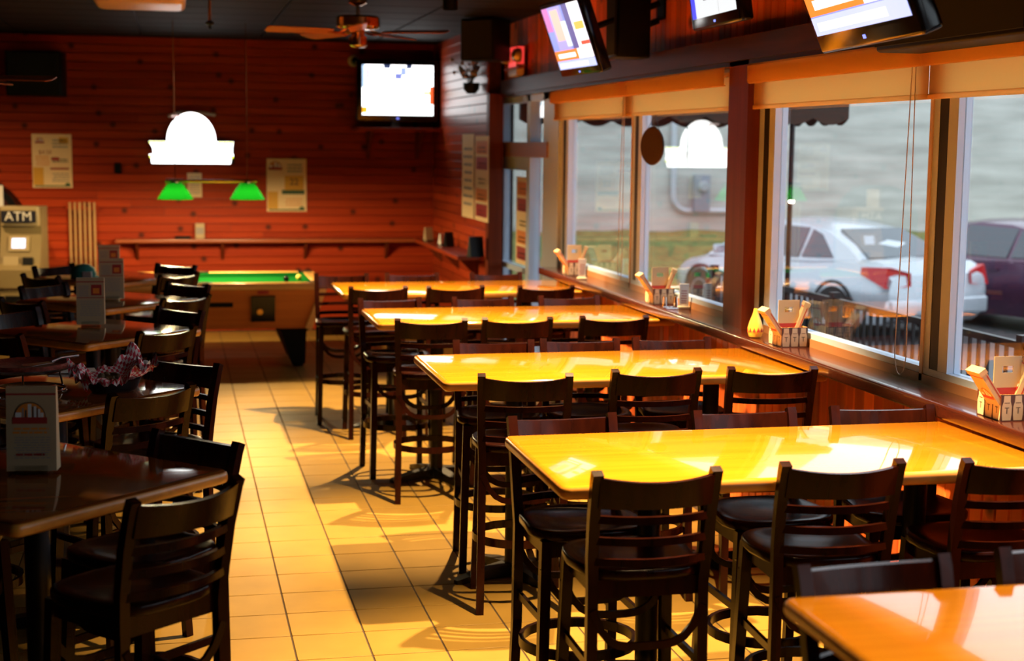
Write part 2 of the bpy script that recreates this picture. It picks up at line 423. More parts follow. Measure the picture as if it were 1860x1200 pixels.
def loopcord(y, ztop, zbot, w, label, dx=0):
    P = [(2.962, y+w*.3, ztop)]
    for i in range(13):
        a = PI*i/12; P.append((2.955+dx, y+w*math.cos(a), zbot+.10-.10*math.sin(a)))
    P.append((2.962, y-w*.3, ztop)); cord(P, label)
loopcord(5.66, 2.40, 1.12, .05, 'thin bead cord looping beside the white mullion of the near window')
loopcord(9.72, 2.40, 1.16, .05, 'thin bead cord hanging by the far window mullion')

# ================================================================== FURNITURE
def make_table(name, L, Dp, label, group, peds, r=.018, top=None):
    t = thing(name, label, 'table', group=group)
    MB().slab(rrect(L, Dp, .03, 3), TT-.045, TT, r, seg=4).build('tabletop', [top or OAK, OAK_EDGE], t)
    for pg in t.children[0].data.polygons:
        if abs(pg.normal.z) < .6: pg.material_index = 1
    for px in peds:
        MB().lathe([(.045, .05), (.04, .08), (.04, TT-.075), (.06, TT-.07), (.06, TT-.062)], 14).build('column', IRON, t, (px, 0, 0))
        MB().box(-.2, .2, -.03, .03, TT-.062, TT-.045).box(-.03, .03, -.2, .2, TT-.062, TT-.045).build('top_bracket', IRON, t, (px, 0, 0))
        b = MB()
        for k in range(4):
            M = Matrix.Rotation(k*PI/2+(PI/4 if len(peds) == 1 else .35), 4, 'Z')
            b.rings([[(.0, -.04, .01), (.0, .04, .01), (.0, .04, .07), (.0, -.04, .07)], [(.18, -.032, .008), (.18, .032, .008), (.18, .032, .05), (.18, -.032, .05)], [(.30, -.026, 0), (.30, .026, 0), (.30, .026, .026), (.30, -.026, .026)], [(.32, -.015, 0), (.32, .015, 0), (.32, .015, .018), (.32, -.015, .018)]], 0, M)
        b.build('base', IRON, t, (px, 0, 0))
    return t
LT = [('camera', 1.36, 2.28, 3.14), ('second', 1.14, 4.31, 5.15), ('third', 1.14, 6.37, 7.25), ('fourth', 1.14, 8.56, 9.38), ('fifth', 1.13, 10.34, 11.2)]
LTL = ['long honey oak bar table cut off at the lower right corner', 'nearest long honey oak bar table seen whole, with white window reflections', 'second of the long honey oak bar tables seen whole, from the camera',
       'third of the long honey oak bar tables seen whole, from the camera', 'long honey oak bar table farthest back beside the pool table']
for (nm, x0, y0, y1), lb in zip(LT, LTL):
    t = make_table('long_table', 2.97-x0, y1-y0, lb, 'long bar tables along the windows', (-(2.97-x0)/2+.42, (2.97-x0)/2-.42))
    t.location = ((2.97+x0)/2, (y0+y1)/2, 0)
SQ = [(-.44, 4.74), (-.50, 6.43), (-.46, 8.48), (-.44, 10.14), (-.47, 11.85)]
SQL = ['dark square bar table in the left foreground with menu stand', 'square bar table holding the checkered food basket', 'third square bar table back in the left row, with a menu stand',
       'fourth square bar table back in the left row', 'square bar table at the far end of the left row by the pool table']
for (x, y), lb in zip(SQ, SQL):
    t = make_table('square_table', .85, .85, lb, 'square bar tables in the left row', (0,), top=OAK_DARK)
    t.location = (x, y, 0); t.rotation_euler = (0, 0, PI/4)

def make_chair():
    t = thing('bar_stool', 'x', 'bar stool', group='dark wooden ladder-back bar stools')
    out = []
    for k in range(28):
        a = 2*PI*k/28; c, s_ = math.cos(a), math.sin(a); e = 2/3.2
        w = .215 if s_ > 0 else .205
        out.append((math.copysign(abs(c)**e, c)*w, math.copysign(abs(s_)**e, s_)*.205))
    MB().slab(out, .72, .758, .012, dish=.012).build('seat', CHAIRWOOD, t)
    fr = MB(); fr.sweep([(-.16, -.16, .69), (-.16, .15, .69), (.16, .15, .69), (.16, -.16, .69)], .022, .06, loop=True); fr.build('seat_frame', CHAIRWOOD, t)
    for sx in (-1, 1):
        pts = [(sx*.188, -.205, 0), (sx*.182, -.178, .34), (sx*.180, -.172, .70), (sx*.185, -.182, .80), (sx*.188, -.205, .93), (sx*.190, -.238, 1.05), (sx*.190, -.250, 1.078)]
        MB().sweep(pts, .034, .030, side=(1, 0, 0)).build('back_post', CHAIRWOOD, t)
        MB().sweep([(sx*.190, .190, 0), (sx*.172, .158, .66), (sx*.170, .155, .72)], .036, .036, side=(1, 0, 0)).build('leg', CHAIRWOOD, t)
    def bow(z, y, h, th, dep):
        P = [(-.185+.37*i/10, y-dep*(1-(2*i/10-1)**2), z) for i in range(11)]
        return MB().sweep(P, th, h)
    # curved crest rail
    P0 = []
    cr = MB(); R = []
    for i in range(13):
        u = 2*i/12-1; x = .182*u; b = .045*(1-u*u); dip = .012*(1-u*u)
        R.append([(x, -.214-b, .965), (x, -.240-b, 1.064-dip), (x, -.262-b, 1.064-dip), (x, -.236-b, .965)])
    cr.rings(R).build('crest_rail', CHAIRWOOD, t)
    for z, y in ((.925, -.205), (.855, -.193), (.787, -.184)):
        bow(z, y, .024, .016, .05).build('back_slat', CHAIRWOOD, t)
    MB().sweep([(.205*math.cos(2*PI*k/24), -.005+.19*math.sin(2*PI*k/24), .31) for k in range(24)], .016, .034, loop=True).build('foot_ring', CHAIRWOOD, t)
    for sy in (-1, 1):
        yy = .172 if sy > 0 else -.186
        MB().sweep([(-.182+.364*i/12, yy-sy*.018*math.sin(PI*i/12), .50+.13*(2*i/12-1)**4) for i in range(13)], .014, .024).build('curved_brace', CHAIRWOOD, t)
    for sx in (-1, 1):
        MB().sweep([(sx*.178, -.172, .44), (sx*.176, .16, .44)], .014, .026).build('stretcher', CHAIRWOOD, t)
    return t
chair0 = make_chair(); used = [False]
def chair(x, y, rot, label):
    o = chair0 if not used[0] else copy_tree(chair0)
    used[0] = True; o.location = (x, y, 0); o.rotation_euler = (0, 0, rot); o['label'] = label; return o
rowname = ['lower right corner table', 'nearest full long table', 'second full long table', 'third full long table', 'farthest long table']
seatn = ['aisle end', 'middle place', 'window end']
near = {1: [(1.42, 4.23, 0), (2.04, 4.25, -.05), (2.64, 4.21, 0)], 2: [(1.46, 6.16, -.14), (2.07, 6.21, -.03), (2.61, 6.19, -.12)],
        3: [(1.40, 8.24, -.14), (1.90, 8.23, -.04), (2.48, 8.24, -.04)], 4: [(1.36, 10.19, 0), (1.90, 10.17, 0), (2.54, 10.12, 0)]}
far = {0: [(1.62, 3.20, .08), (2.18, 3.24, 0), (2.70, 3.22, .05)], 1: [(1.37, 5.20, .03), (2.08, 5.20, .02), (2.64, 5.19, -.1)], 2: [(1.56, 7.30, -.1), (2.01, 7.29, -.1), (2.50, 7.28, -.1)],
       3: [(1.33, 9.43, .05), (1.94, 9.43, .03), (2.52, 9.43, 0)], 4: [(1.22, 11.26, -.05), (1.76, 11.25, -.05), (2.42, 11.26, 0)]}
for k, L in near.items():
    for i, (x, y, a) in enumerate(L):
        chair(x-math.sin(a)*.25, y+math.cos(a)*.25, a, 'dark bar stool, camera side of the %s, %s' % (rowname[k], seatn[i]))
for k, L in far.items():
    for i, (x, y, a) in enumerate(L):
        chair(x+math.sin(a)*.25, y-math.cos(a)*.25, a+PI, 'dark bar stool, far side of the %s, %s' % (rowname[k], seatn[i]))
sqn = ['left foreground table', 'checkered basket table', 'third square table back', 'fourth square table back', 'farthest square table']
offs = {0: {'SE': (.02, 4.24, 40), 'NE': (.06, 5.02, 133), 'NW': (-1.0, 5.30, -135), 'SW': (-1.0, 4.2, -45)},
        1: {'SE': (-.10, 6.03, 38), 'NE': (.03, 6.80, 140), 'NW': (-1.0, 6.95, -135), 'SW': (-1.0, 5.95, -45)},
        2: {'SE': (-.05, 8.00, 44), 'NE': (.02, 8.98, 130), 'NW': (-.95, 9.0, -135), 'SW': (-.92, 7.98, -45)},
        3: {'SE': (.06, 9.68, 42), 'NE': (.08, 10.62, 135), 'NW': (-.90, 10.64, -135), 'SW': (-.95, 9.62, -45)},
        4: {'SE': (.02, 11.38, 45), 'NE': (.00, 12.28, 140), 'NW': (-.96, 12.30, -135), 'SW': (-.98, 11.36, -45)}}
dn = {'SE': 'on its near right side', 'NE': 'on its far right side', 'NW': 'on its far left side', 'SW': 'on its near left side'}
for k, D in offs.items():
    for q, (x, y, a) in D.items():
        a = math.radians(a)
        chair(x-math.sin(a)*.25, y+math.cos(a)*.25, a, 'dark bar stool at the %s, %s' % (sqn[k], dn[q]))

# ------------------------------------------------------------------ pool table
pt = thing('pool_table', 'coin-operated pool table with green cloth and light oak cabinet', 'pool table', (.24, 14.22, 0))
PW = wood('pool_cabinet_wood', (.50, .12, .012), (.62, .17, .02), 'x', .4, 14, .05)
PT_ = wood('pool_rail_wood', (.62, .30, .07), (.75, .40, .11), 'x', .25, 14, .05, coat=.4)
FELT = mat('green_felt', (.005, .085, .012), .9, spec=0, var=.06, scale=60)
hx, hy = 1.09, .67
cb = MB(); cb.rings([[(-hx+.16, -hy+.12, .37), (hx-.16, -hy+.12, .37), (hx-.16, hy-.12, .37), (-hx+.16, hy-.12, .37)], [(-hx+.03, -hy+.03, .74), (hx-.03, -hy+.03, .74), (hx-.03, hy-.03, .74), (-hx+.03, hy-.03, .74)]])
cbo = cb.build('cabinet', PW, pt)
for sx in (-1, 1):
    for sy in (-1, 1):
        MB().sweep([(sx*(hx-.155), sy*(hy-.115), .37), (sx*(hx-.025), sy*(hy-.025), .75)], .06, .06, side=(1, 0, 0)).build('corner_trim', PT_, pt)
        lg = MB(); x, y = sx*(hx-.30), sy*(hy-.26)
        lg.rings([[(x-.15, y-.13, .37), (x+.15, y-.13, .37), (x+.15, y+.13, .37), (x-.15, y+.13, .37)], [(x-.13+sx*.03, y-.11, .33), (x+.13, y-.11, .33), (x+.13, y+.11, .33), (x-.13, y+.11, .33)], [(x-.06+sx*.06, y-.08, .03), (x+.06+sx*.06, y-.08, .03), (x+.06+sx*.06, y+.08, .03), (x-.06+sx*.06, y+.08, .03)]])
        l = lg.build('leg', BLACK, pt)
        MB().lathe([(.05, 0), (.055, .02), (.03, .035)], 12).build('foot', BLACK, l, (x+sx*.06, y, 0))
MB().box(-hx+.08, hx-.08, -hy+.08, hy-.08, .735, .762).build('playing_surface', FELT, pt)
for sy in (-1, 1):
    MB().slab([(-hx+.06, sy*hy-.055-sy*.0), (hx-.06, sy*hy-.055), (hx-.06, sy*hy+.055), (-hx+.06, sy*hy+.055)], .735, .80, .012).build('rail', PT_, pt, (0, -sy*.055, 0))
    MB().slab([(-hx+.17, -.03), (hx-.17, -.03), (hx-.17, .03), (-hx+.17, .03)], .762, .792, .008).build('cushion', FELT, pt, (0, sy*(hy-.14), 0))
for sx in (-1, 1):
    MB().slab([(sx*hx-.055, -hy+.06), (sx*hx+.055, -hy+.06), (sx*hx+.055, hy-.06), (sx*hx-.055, hy-.06)], .735, .80, .012).build('rail', PT_, pt, (-sx*.055, 0, 0))
    MB().slab([(-.03, -hy+.17), (.03, -hy+.17), (.03, hy-.17), (-.03, hy-.17)], .762, .792, .008).build('cushion', FELT, pt, (sx*(hx-.14), 0, 0))
for px in (-1, 0, 1):
    for sy in (-1, 1):
        MB().lathe([(.075, .764), (.075, .803), (.05, .803), (.05, .770)], 18, cap1=True).build('pocket', BLACK, pt, (px*(hx-.09), sy*(hy-.08 if px else hy-.07), .001))
def onpanel(px, dz, w, h, m, name, par=cbo, th=.012):
    # on the sloped camera-side cabinet panel
    z = dz; k = (z-.37)/.37; yy = -hy+.12-.09*k
    return MB().box(px-w/2, px+w/2, -th, 0, -h/2, h/2).build(name, m, par, (0, yy-.001, z), (math.atan(.09/.37), 0, 0))
cx = aty(478, 555, 13.6).x-.24
cbx = onpanel(cx, .565, .215, .24, BLACKGLOSS, 'coin_box', th=.03)
MB().lathe([(.03, 0), (.028, .02)], 14, M=Matrix.Rotation(PI/2, 4, 'X')).build('coin_lock', BRASS, cbx, (cx-.03, -.03, -.02))
onpanel(cx, .715, .10, .03, RED, 'price_sticker')
onpanel(cx-.42, .60, .30, .045, BLACK, 'ball_slot', th=.004)
def ball(x, y, m, label):
    p = atz(x, y, .792); o = MB().lathe([(max(.0285*math.sin(PI*i/12), .0004), -.0285*math.cos(PI*i/12)) for i in range(13)], 18).build('pool_ball', m, None, (p.x, p.y, .7905)); tag(o, label, 'pool ball', 'balls on the pool table')
ball(543, 503, mat('ball_yellow', (.85, .62, .12), .08), 'yellow pool ball near the corner pocket')
ball(520, 506, mat('ball_black', (.01, .01, .01), .08), 'black pool ball beside the yellow one')

# pool lamp
lp = thing('billiard_lamp', 'brass bar lamp with glowing green shades over the pool table', 'lamp', (.33, 14.22, 0))
MB().tube([(-.42, 0, 1.70), (.42, 0, 1.70)], .018, 10).build('bar', BRASS, lp)
for sx in (-.33, .33):
    MB().tube([(sx, 0, 1.71), (sx, 0, ZC)], .004, 6).build('chain', BRASS, lp)
SH = bpy.data.materials.new('green_glass_shade'); SH.use_nodes = True; nt = SH.node_tree; nt.nodes.clear()
o_ = nt.nodes.new('ShaderNodeOutputMaterial'); tr = nt.nodes.new('ShaderNodeBsdfTranslucent'); df = nt.nodes.new('ShaderNodeBsdfGlossy'); mx = nt.nodes.new('ShaderNodeMixShader')
tr.inputs[0].default_value = (.00015, .0072, .0004, 1); df.inputs[0].default_value = (.5, .7, .5, 1); df.inputs['Roughness'].default_value = .15; mx.inputs[0].default_value = .06
nt.links.new(tr.outputs[0], mx.inputs[1]); nt.links.new(df.outputs[0], mx.inputs[2]); nt.links.new(mx.outputs[0], o_.inputs[0])
for sx in (-.33, .33):
    sh = MB().lathe([(.04, 1.685), (.075, 1.672), (.165, 1.53)], 28, cap0=False, cap1=False).build('shade', SH, lp, (sx, 0, 0), recalc=False)
    MB().lathe([(.045, 1.683), (.045, 1.692), (.02, 1.70)], 16).build('shade_cap', BRASS, sh, (0, 0, 0))
    MB().lathe([(.008, 1.55), (.022, 1.556), (.030, 1.582), (.022, 1.61), (.014, 1.63), (.014, 1.67)], 12).build('bulb', emis('lamp_bulb', (1, .75, .4), 30), sh)
    li = bpy.data.lights.new('billiard_bulb', 'POINT'); li.energy = 170; li.color = (1, .74, .36); li.shadow_soft_size = .03
    lo = bpy.data.objects.new('billiard_bulb_light', li); COL.objects.link(lo); lo.parent = lp; lo.location = (sx, 0, 1.545)

# ------------------------------------------------------------------ ceiling spots above the long tables
def spot(x, y, label, energy, size=88, blend=.35, aim=None, z=ZC):
    t = thing('ceiling_spotlight', label, 'spotlight', (x, y, z), 0, 'ceiling spotlights')
    MB().lathe([(.05, 0), (.05, -.015), (.012, -.02), (.012, -.05)], 14).build('canopy', BLACK, t)
    MB().lathe([(.035, -.05), (.055, -.06), (.055, -.14), (.05, -.14), (.05, -.076)], 16).build('can', BLACK, t)
    MB().lathe([(.001, -.072), (.045, -.072), (.045, -.075)], 14).build('lamp_face', emis('spot_face', (1, .8, .5), 12), t)
    l = bpy.data.lights.new('spot', 'SPOT'); l.energy = energy; l.color = WARM; l.spot_size = math.radians(size); l.spot_blend = blend; l.shadow_soft_size = .025
    lo = bpy.data.objects.new('spot_light', l); COL.objects.link(lo); lo.parent = t; lo.location = (0, 0, -.118)
    if aim: lo.rotation_euler = (Vector(aim)-Vector((x, y, z-.15))).to_track_quat('-Z', 'Y').to_euler()
    return t
spn = rowname
spot(2.1, 2.7, 'small black ceiling spotlight above the lower right corner table', 340, 75, .5, (2.0, 2.7, 0))
for (nm, x0, y0, y1), s_ in zip(LT[1:], spn[1:]):
    spot(1.95, (y0+y1)/2-.06, 'small black ceiling spotlight above the %s' % s_, 1500 if y0 < 5 else 1750, 74 if y0 < 5 else 78, .45, (1.85 if y0 < 5 else 1.75, (y0+y1)/2-.06, 0))

# warm lamp washing the far left corner (cash machine, cue rack)
spot(-2.7, 14.2, 'small black ceiling spotlight in the far left corner', 330, 75, .9, (-1.6, 16.2, .5))

# ================================================================== PRINTED THINGS
PM = [PAPER, RED, ORANGE, YELLOW, INK, GREY, GREENINK, WHITE]
P_, R_, O_, Y_, K_, G_, N_, W_ = range(8)
def pr(mb, M, u0, v0, u1, v1, m, e=.0008):
    mb.quad((u0, v0, e), (u1, v0, e), (u1, v1, e), (u0, v1, e), m, M)
def lines(mb, M, u0, u1, v0, v1, n, m, seed=1, fill=.5):
    r = random.Random(seed); st = (v1-v0)/n
    for i in range(n):
        y = v0+st*i; x = u0+(u1-u0)*r.uniform(0, .12)
        while x < u1-.002:
            w = (u1-u0)*r.uniform(.08, .25); e = min(x+w, u1-(u1-u0)*r.uniform(0, .1))
            if e > x: pr(mb, M, x, y, e, y+st*fill, m)
            x = x+w+(u1-u0)*.03
def arch(mb, M, cx, v0, r, m, e=.0009, n=12, sq=1.0):
    vs = [(cx+r*math.cos(PI*i/n), v0+r*sq*math.sin(PI*i/n), e) for i in range(n+1)]
    mb.add(vs, [tuple(range(n+1))], m, M)
def logo(mb, M, cx, v0, r):
    """round-topped skyline emblem over a red ribbon, as on the printed cards"""
    arch(mb, M, cx, v0, r*1.06, K_, .0008); arch(mb, M, cx, v0, r, O_, .0010)
    for k, (a, b, h, m) in enumerate(((-.95, -.55, .38, W_), (-.5, -.38, .7, G_), (-.32, -.2, .55, K_), (-.12, .12, .98, W_), (.16, .26, .8, K_), (.28, .44, .82, W_), (.46, .54, .7, K_), (.56, .7, .62, W_), (.72, .92, .35, W_))):
        pr(mb, M, cx+a*r, v0, cx+b*r, v0+h*r*.93, m, .0014)
    pr(mb, M, cx-1.15*r, v0-.42*r, cx+1.15*r, v0+.02*r, R_, .0018)
def menu_stand(x, y, z, rz, label, big=True):
    t = thing('menu_stand', label, 'menu stand', (x, y, z), rz, 'upright menu cards on the square tables')
    w, h, d = .076, .275, .032
    c = MB(); c.prism([(-d, .012), (d, .012), (d*.35, h), (-d*.35, h)], 'x', -w, w)
    tilt = math.atan((d-d*.35)/h)
    for s_ in (-1, 1):
        M = Matrix.Rotation(PI if s_ > 0 else 0, 4, 'Z') @ frame_at((0, -d-.0002, .012), (1, 0, 0), (0, math.sin(tilt), math.cos(tilt)))
        pr(c, M, -w, .238, w, .244, R_)
        if big:
            logo(c, M, -.004, .168, .046); lines(c, M, -.06, .06, .118, .142, 2, O_, 3); lines(c, M, -.055, .06, .04, .112, 9, G_, 4, .4); lines(c, M, -.055, .05, .048, .062, 1, R_, 5)
        else:
            pr(c, M, .005, .165, .062, .225, R_); pr(c, M, .015, .175, .05, .205, O_, .0012); lines(c, M, -.065, -.005, .16, .225, 6, G_, 6); pr(c, M, -w, .15, w, .154, R_); lines(c, M, -.06, .06, .05, .14, 9, G_, 7, .4)
    c.build('card', PM, t)
    b = MB().box(-.05, .05, -d-.008, -d-.004, 0, .03).box(-.05, .05, d+.004, d+.008, 0, .03).box(-.05, .05, -d-.008, d+.008, 0, .006); b.build('acrylic_base', ACRYL, t)
    return t
p = atz(62, 858, TT); menu_stand(p.x, p.y, TT, -.12, 'tall menu card with skyline emblem on the left foreground table')
p = atz(166, 592, TT); menu_stand(p.x, p.y, TT, -.05, 'menu card with small food photo on the third square table back', False)
p = atz(204, 545, TT); menu_stand(p.x, p.y, TT, -.02, 'menu card with small food photo on the fourth square table back', False)
p = atz(199, 512, TT); menu_stand(p.x, p.y, TT, 0, 'menu card with small food photo on the farthest square table', False)

# posters: thin sheets with print
def poster(name, M, w, h, label, style, cat='poster', edge=P_):
    t = thing(name, label, cat, M.translation, 0, 'printed sheets on the cedar walls'); t.matrix_world = M
    c = MB().box(-w/2, w/2, -h/2, h/2, -.003, 0, edge); I = Matrix.Identity(4)
    if style in (1, 2):
        logo(c, I, -w*.28 if style == 2 else -w*.30, h*.335 if style == 2 else h*.36, w*.15 if style == 2 else w*.10)
        lines(c, I, 0, w*.4, h*.25, h*.43, 3, G_, 11)
        pr(c, I, -w*.48, -h*.45, -w*.22, -h*.12, Y_); pr(c, I, -w*.45, -h*.48, w*.45, -h*.455, N_)
        arch(c, I, w*.38, -h*.455, w*.07, N_)
    if style == 1:
        pr(c, I, w*.18, h*.33, w*.42, h*.44, Y_); lines(c, I, -w*.42, -w*.05, -h*.08, h*.12, 4, O_, 12, .4); lines(c, I, -w*.02, w*.45, -h*.38, -h*.2, 4, G_, 13, .35)
        pr(c, I, -w*.05, -h*.16, w*.42, -h*.125, R_); lines(c, I, 0, w*.42, -h*.02, h*.06, 2, K_, 14); pr(c, I, -w*.02, h*.01, w*.18, h*.07, R_, .0012)
    if style == 2:
        pr(c, I, -w*.05, -h*.1, w*.43, h*.18, Y_); pr(c, I, -w*.12, -h*.17, w*.45, -h*.09, N_); lines(c, I, -w*.05, w*.4, -h*.38, -h*.22, 3, O_, 16, .3)
    if style == 3:
        lines(c, I, -w*.4, w*.4, -h*.35, h*.4, 8, G_, 17, .35)
    if style == 4:
        for k in range(5): pr(c, I, -w*.42, -h*.45+k*h*.185, w*.42, -h*.30+k*h*.185, (R_, O_, P_, R_, O_)[k]); lines(c, I, -w*.3, w*.3, -h*.43+k*h*.185, -h*.34+k*h*.185, 2, K_, 20+k, .4)
    c.build('sheet', [mat('poster_paper', (.86, .62, .32), .6)]+PM[1:], t, smooth=False)
    if style == 1: lettering('$4.50', h*.105, RED, t, Matrix.Translation((-w*.17, h*.16, .0015)), .0004)
    if style == 2: lettering('22', h*.17, INK, t, Matrix.Translation((w*.19, h*.06, .0020)), .0004)
    return t
def on_back(x0, y0, x1, y1, off=.004):
    a, b = aty(x0, y0, YB-off), aty(x1, y1, YB-off); c = (a+b)/2
    return frame_at(c, (1, 0, 0), (0, 0, 1)), abs(b.x-a.x), abs(b.z-a.z)
M, w, h = on_back(57, 243, 132, 341); poster('poster', M, w, h, 'cream price poster reading $4.50 on the left of the cedar wall', 1)
M, w, h = on_back(484, 288, 557, 384); poster('poster', M, w, h, 'cream poster with a yellow panel right of the billiard lamp', 2)
M, w, h = on_back(340, 314, 367, 358); poster('notice', M, w, h, 'small plain notice behind the billiard lamp', 3, 'notice')
def on_side(x0, y0, x1, y1, X):
    a, b = atx(x0, y0, X), atx(x1, y1, X); c = (a+b)/2
    return frame_at(c, (0, -1, 0), (0, 0, 1)), abs(b.y-a.y), abs(b.z-a.z)
M, w, h = on_side(840, 243, 860, 398, 2.822); poster('poster', M, w, .82, 'tall pale poster on the short cedar side wall', 3)
M, w, h = on_side(862, 250, 888, 402, 2.822); poster('poster', M, w*.9, .80, 'tall red and orange poster by the dark door post', 4)
M, w, h = on_side(938, 342, 961, 462, 3.015); poster('poster', M, w, .78, 'pinkish poster taped to the glass door', 4)
o = MB().box(-.035, .035, -.025, 0, -.055, .055).build('switch_box', BLACK, None, aty(214, 305, YB)); tag(o, 'small black switch box on the cedar wall', 'switch')

# ================================================================== BACK WALL FITTINGS
# illuminated sign
sx0, sx1 = aty(270, 260, YB).x, aty(424, 260, YB).x; sc = (sx0+sx1)/2
sg = thing('illuminated_sign', 'glowing white dome sign with ribbon on the cedar wall', 'sign', (sc, YB, 1.83))
SW = emis('sign_white', (1, .98, .95), 5.0); SYL = emis('sign_yellow', (.9, 1, .05), 2.5); SPK = emis('sign_pink', (1, .72, .66), 1.6)
r = .262; n = 26
dome = [(r*math.cos(PI*i/n), .24+r*1.18*math.sin(PI*i/n)) for i in range(n+1)]
MB().prism(dome, 'y', -.10, 0).build('housing', BLACK, sg)
arcp = [(x*.985, .24+(z-.24)*.985) for x, z in dome]
MB().prism(arcp, 'y', -.106, -.10).build('dome_face', SW, sg)
rb = [(-.445, .235), (-.405, .165), (-.40, .10), (-.445, .095), (-.42, .04), (-.42, 0), (.41, 0), (.42, .06), (.445, .09), (.43, .12), (.435, .19), (.445, .235)]
MB().prism([(-.45, .24), (-.41, .12), (-.45, 0.0), (.45, 0), (.45, .24)], 'y', -.10, 0).build('ribbon_housing', BLACK, sg)
MB().prism(rb, 'y', -.112, -.106).build('ribbon_face', SW, sg)
for a, b, z0, z1 in ((-.44, -.27, .215, .232), (.28, .44, .215, .232), (-.44, -.41, .06, .085), (.41, .44, .06, .085)): MB().box(a, b, -.115, -.106, z0, z1).build('ribbon_edge', SYL, sg)
pk = MB()
for k in range(11):
    x = -.36+k*.068; pk.box(x, x+.018, -.1135, -.111, .11, .17); pk.box(x, x+.04, -.1135, -.111, .16, .172)
pk.build('ribbon_lettering', SPK, sg)
pk = MB(); pk.tube([(-.2, -.108, .50), (-.1, -.108, .50), (-.03, -.108, .44), (-.02, -.108, .40)], .010, 6); pk.build('emblem_line', SPK, sg)
MB().tube([(-.24, -.05, .50), (-.12, -.05, .545), (.10, -.05, .545), (.26, -.05, .52)], .016, 8).build('hanging_bracket', CREAM, sg)

# television on the back wall with shelf
def tv(name, label, M, w, h, screen, tube=False, bez=.03, chin=.05, depth=.07, arm=None):
    t = thing(name, label, 'television', M.translation, 0, 'televisions'); t.matrix_world = M
    b = MB().slab(rrect(w+2*bez, h+bez+chin, .015, 3, 0, -(chin-bez)/2), -depth, .004, .012); b.build('case', BLACKGLOSS, t)
    MB().slab(rrect(w*.6, h*.6, .03, 3), -depth-.05, -depth, .02).build('back_cover', BLACK, t)
    sm = []; s_ = MB()
    for (u0, v0, u1, v1, col, st) in screen:
        if (col, st) not in sm: sm.append((col, st))
        k = sm.index((col, st)); i = len(s_.f)
        s_.quad(((u0-.5)*w, (v0-.5)*h, .005+i*.00008), ((u1-.5)*w, (v0-.5)*h, .005+i*.00008), ((u1-.5)*w, (v1-.5)*h, .005+i*.00008), ((u0-.5)*w, (v1-.5)*h, .005+i*.00008), k)
    s_.build('screen', [emis('screen_%.2f_%.2f_%.2f_%.1f' % (*c, st), c, st) for c, st in sm], t, smooth=False)
    MB().box(-.012, .012, -h/2-chin*.6, -h/2-chin*.4, .004, .006).build('indicator', emis('tv_led', (.2, .25, 1), 2), t)
    if arm:
        Mi = M.inverted(); a = Mi @ Vector(arm)
        MB().tube([(0, 0, -depth-.04), tuple(a)], .02, 8).build('wall_arm', BLACK, t)
        MB().box(-.012, 0, -.07, .07, -.1, .1).build('wall_plate', BLACK, t).matrix_world = Matrix.Translation((2.998, arm[1], arm[2]))
    return t
news = [(0, 0, 1, 1, (.35, .40, 1), 1.1), (0, .62, .16, 1, (.9, .25, .7), 1.0), (.16, .3, .5, 1, (.50, .42, 1), 1.2), (.2, .45, .42, .95, (.95, .62, .5), 1.2), (.42, .35, .55, .75, (.8, .9, 1), 1.4),
        (.55, .3, .7, 1, (.25, .2, .6), .7), (.7, .28, 1, 1, (1, .93, .9), 1.8), (.74, .58, .98, .70, (1, .45, .08), 1.6), (.78, .34, 1, .40, (1, .1, .05), 1.2),
        (0, .14, 1, .30, (1, .22, .03), 1.5), (.08, .18, .55, .25, (1, .95, .9), 2.0), (.62, .14, 1, .3, (1, .9, .8), 2), (0, .0, 1, .13, (.55, .6, 1), 1.4), (.05, .03, .8, .09, (.95, .97, 1), 2.0)]
back_pic = [(0, 0, 1, 1, (1, 1, 1), 4.0), (0, .55, .04, 1, (.5, .7, 1), 1.5), (.06, .68, .10, .92, (1, .35, .95), 1.5), (.22, .66, .26, .92, (1, .6, .9), 1.6), (.46, .72, .56, .84, (.28, .32, .85), 1.0), (.54, .8, .62, .96, (.4, .5, 1), 1.2),
            (.95, .22, 1, .58, (1, .12, .03), 1.4), (.86, .42, .95, .48, (1, .75, .1), 1.6), (0, .04, .07, .16, (1, .45, .02), 1.5), (.16, .24, .32, .36, (.75, .92, 1), 2.2), (.48, .22, .56, .29, (1, .6, .85), 1.6), (.3, .93, .4, 1, (.1, .15, .35), .6), (.62, .93, .7, 1, (.08, .12, .3), .6)]
a, b = aty(658, 117, YB-.42), aty(786, 210, YB-.42)
Mt = frame_at((a+b)/2, (1, -.06, 0), (0, 0, 1))
t = tv('television', 'bright television on a shelf in the far corner of the cedar wall', Mt, abs(b.x-a.x), abs(a.z-b.z), back_pic, bez=.06, chin=.07, depth=.30)
s0 = aty(633, 234, YB-.3); s1 = aty(806, 236, YB-.3)
sh = thing('tv_shelf', 'dark red wooden shelf carrying the corner television', 'shelf', ((s0.x+s1.x)/2, YB, s0.z-.02))
hw = min((s1.x-s0.x)/2, 2.825-(s0.x+s1.x)/2)
MB().slab([(-hw, -.62), (hw, -.62), (hw, 0), (-hw, 0)], 0, .035, .005).build('board', CEDAR_X, sh)
for k in (-1, 1): MB().prism([(0, 0), (-.4, 0), (0, -.3)], 'x', k*hw*.6-.015, k*hw*.6+.015).build('bracket', DARKPOST, sh)
zs = s0.z+.015
MB().box(-.2, .2, -.2, .0, 0, .01).build('stand_foot', BLACKGLOSS, t).matrix_world = Matrix.Translation(((a.x+b.x)/2, YB-.15, zs))
MB().box(-.05, .05, -.03, .03, 0, max(b.z-.07-zs, .02)).build('stand_neck', BLACKGLOSS, t).matrix_world = Matrix.Translation(((a.x+b.x)/2, YB-.25, zs))

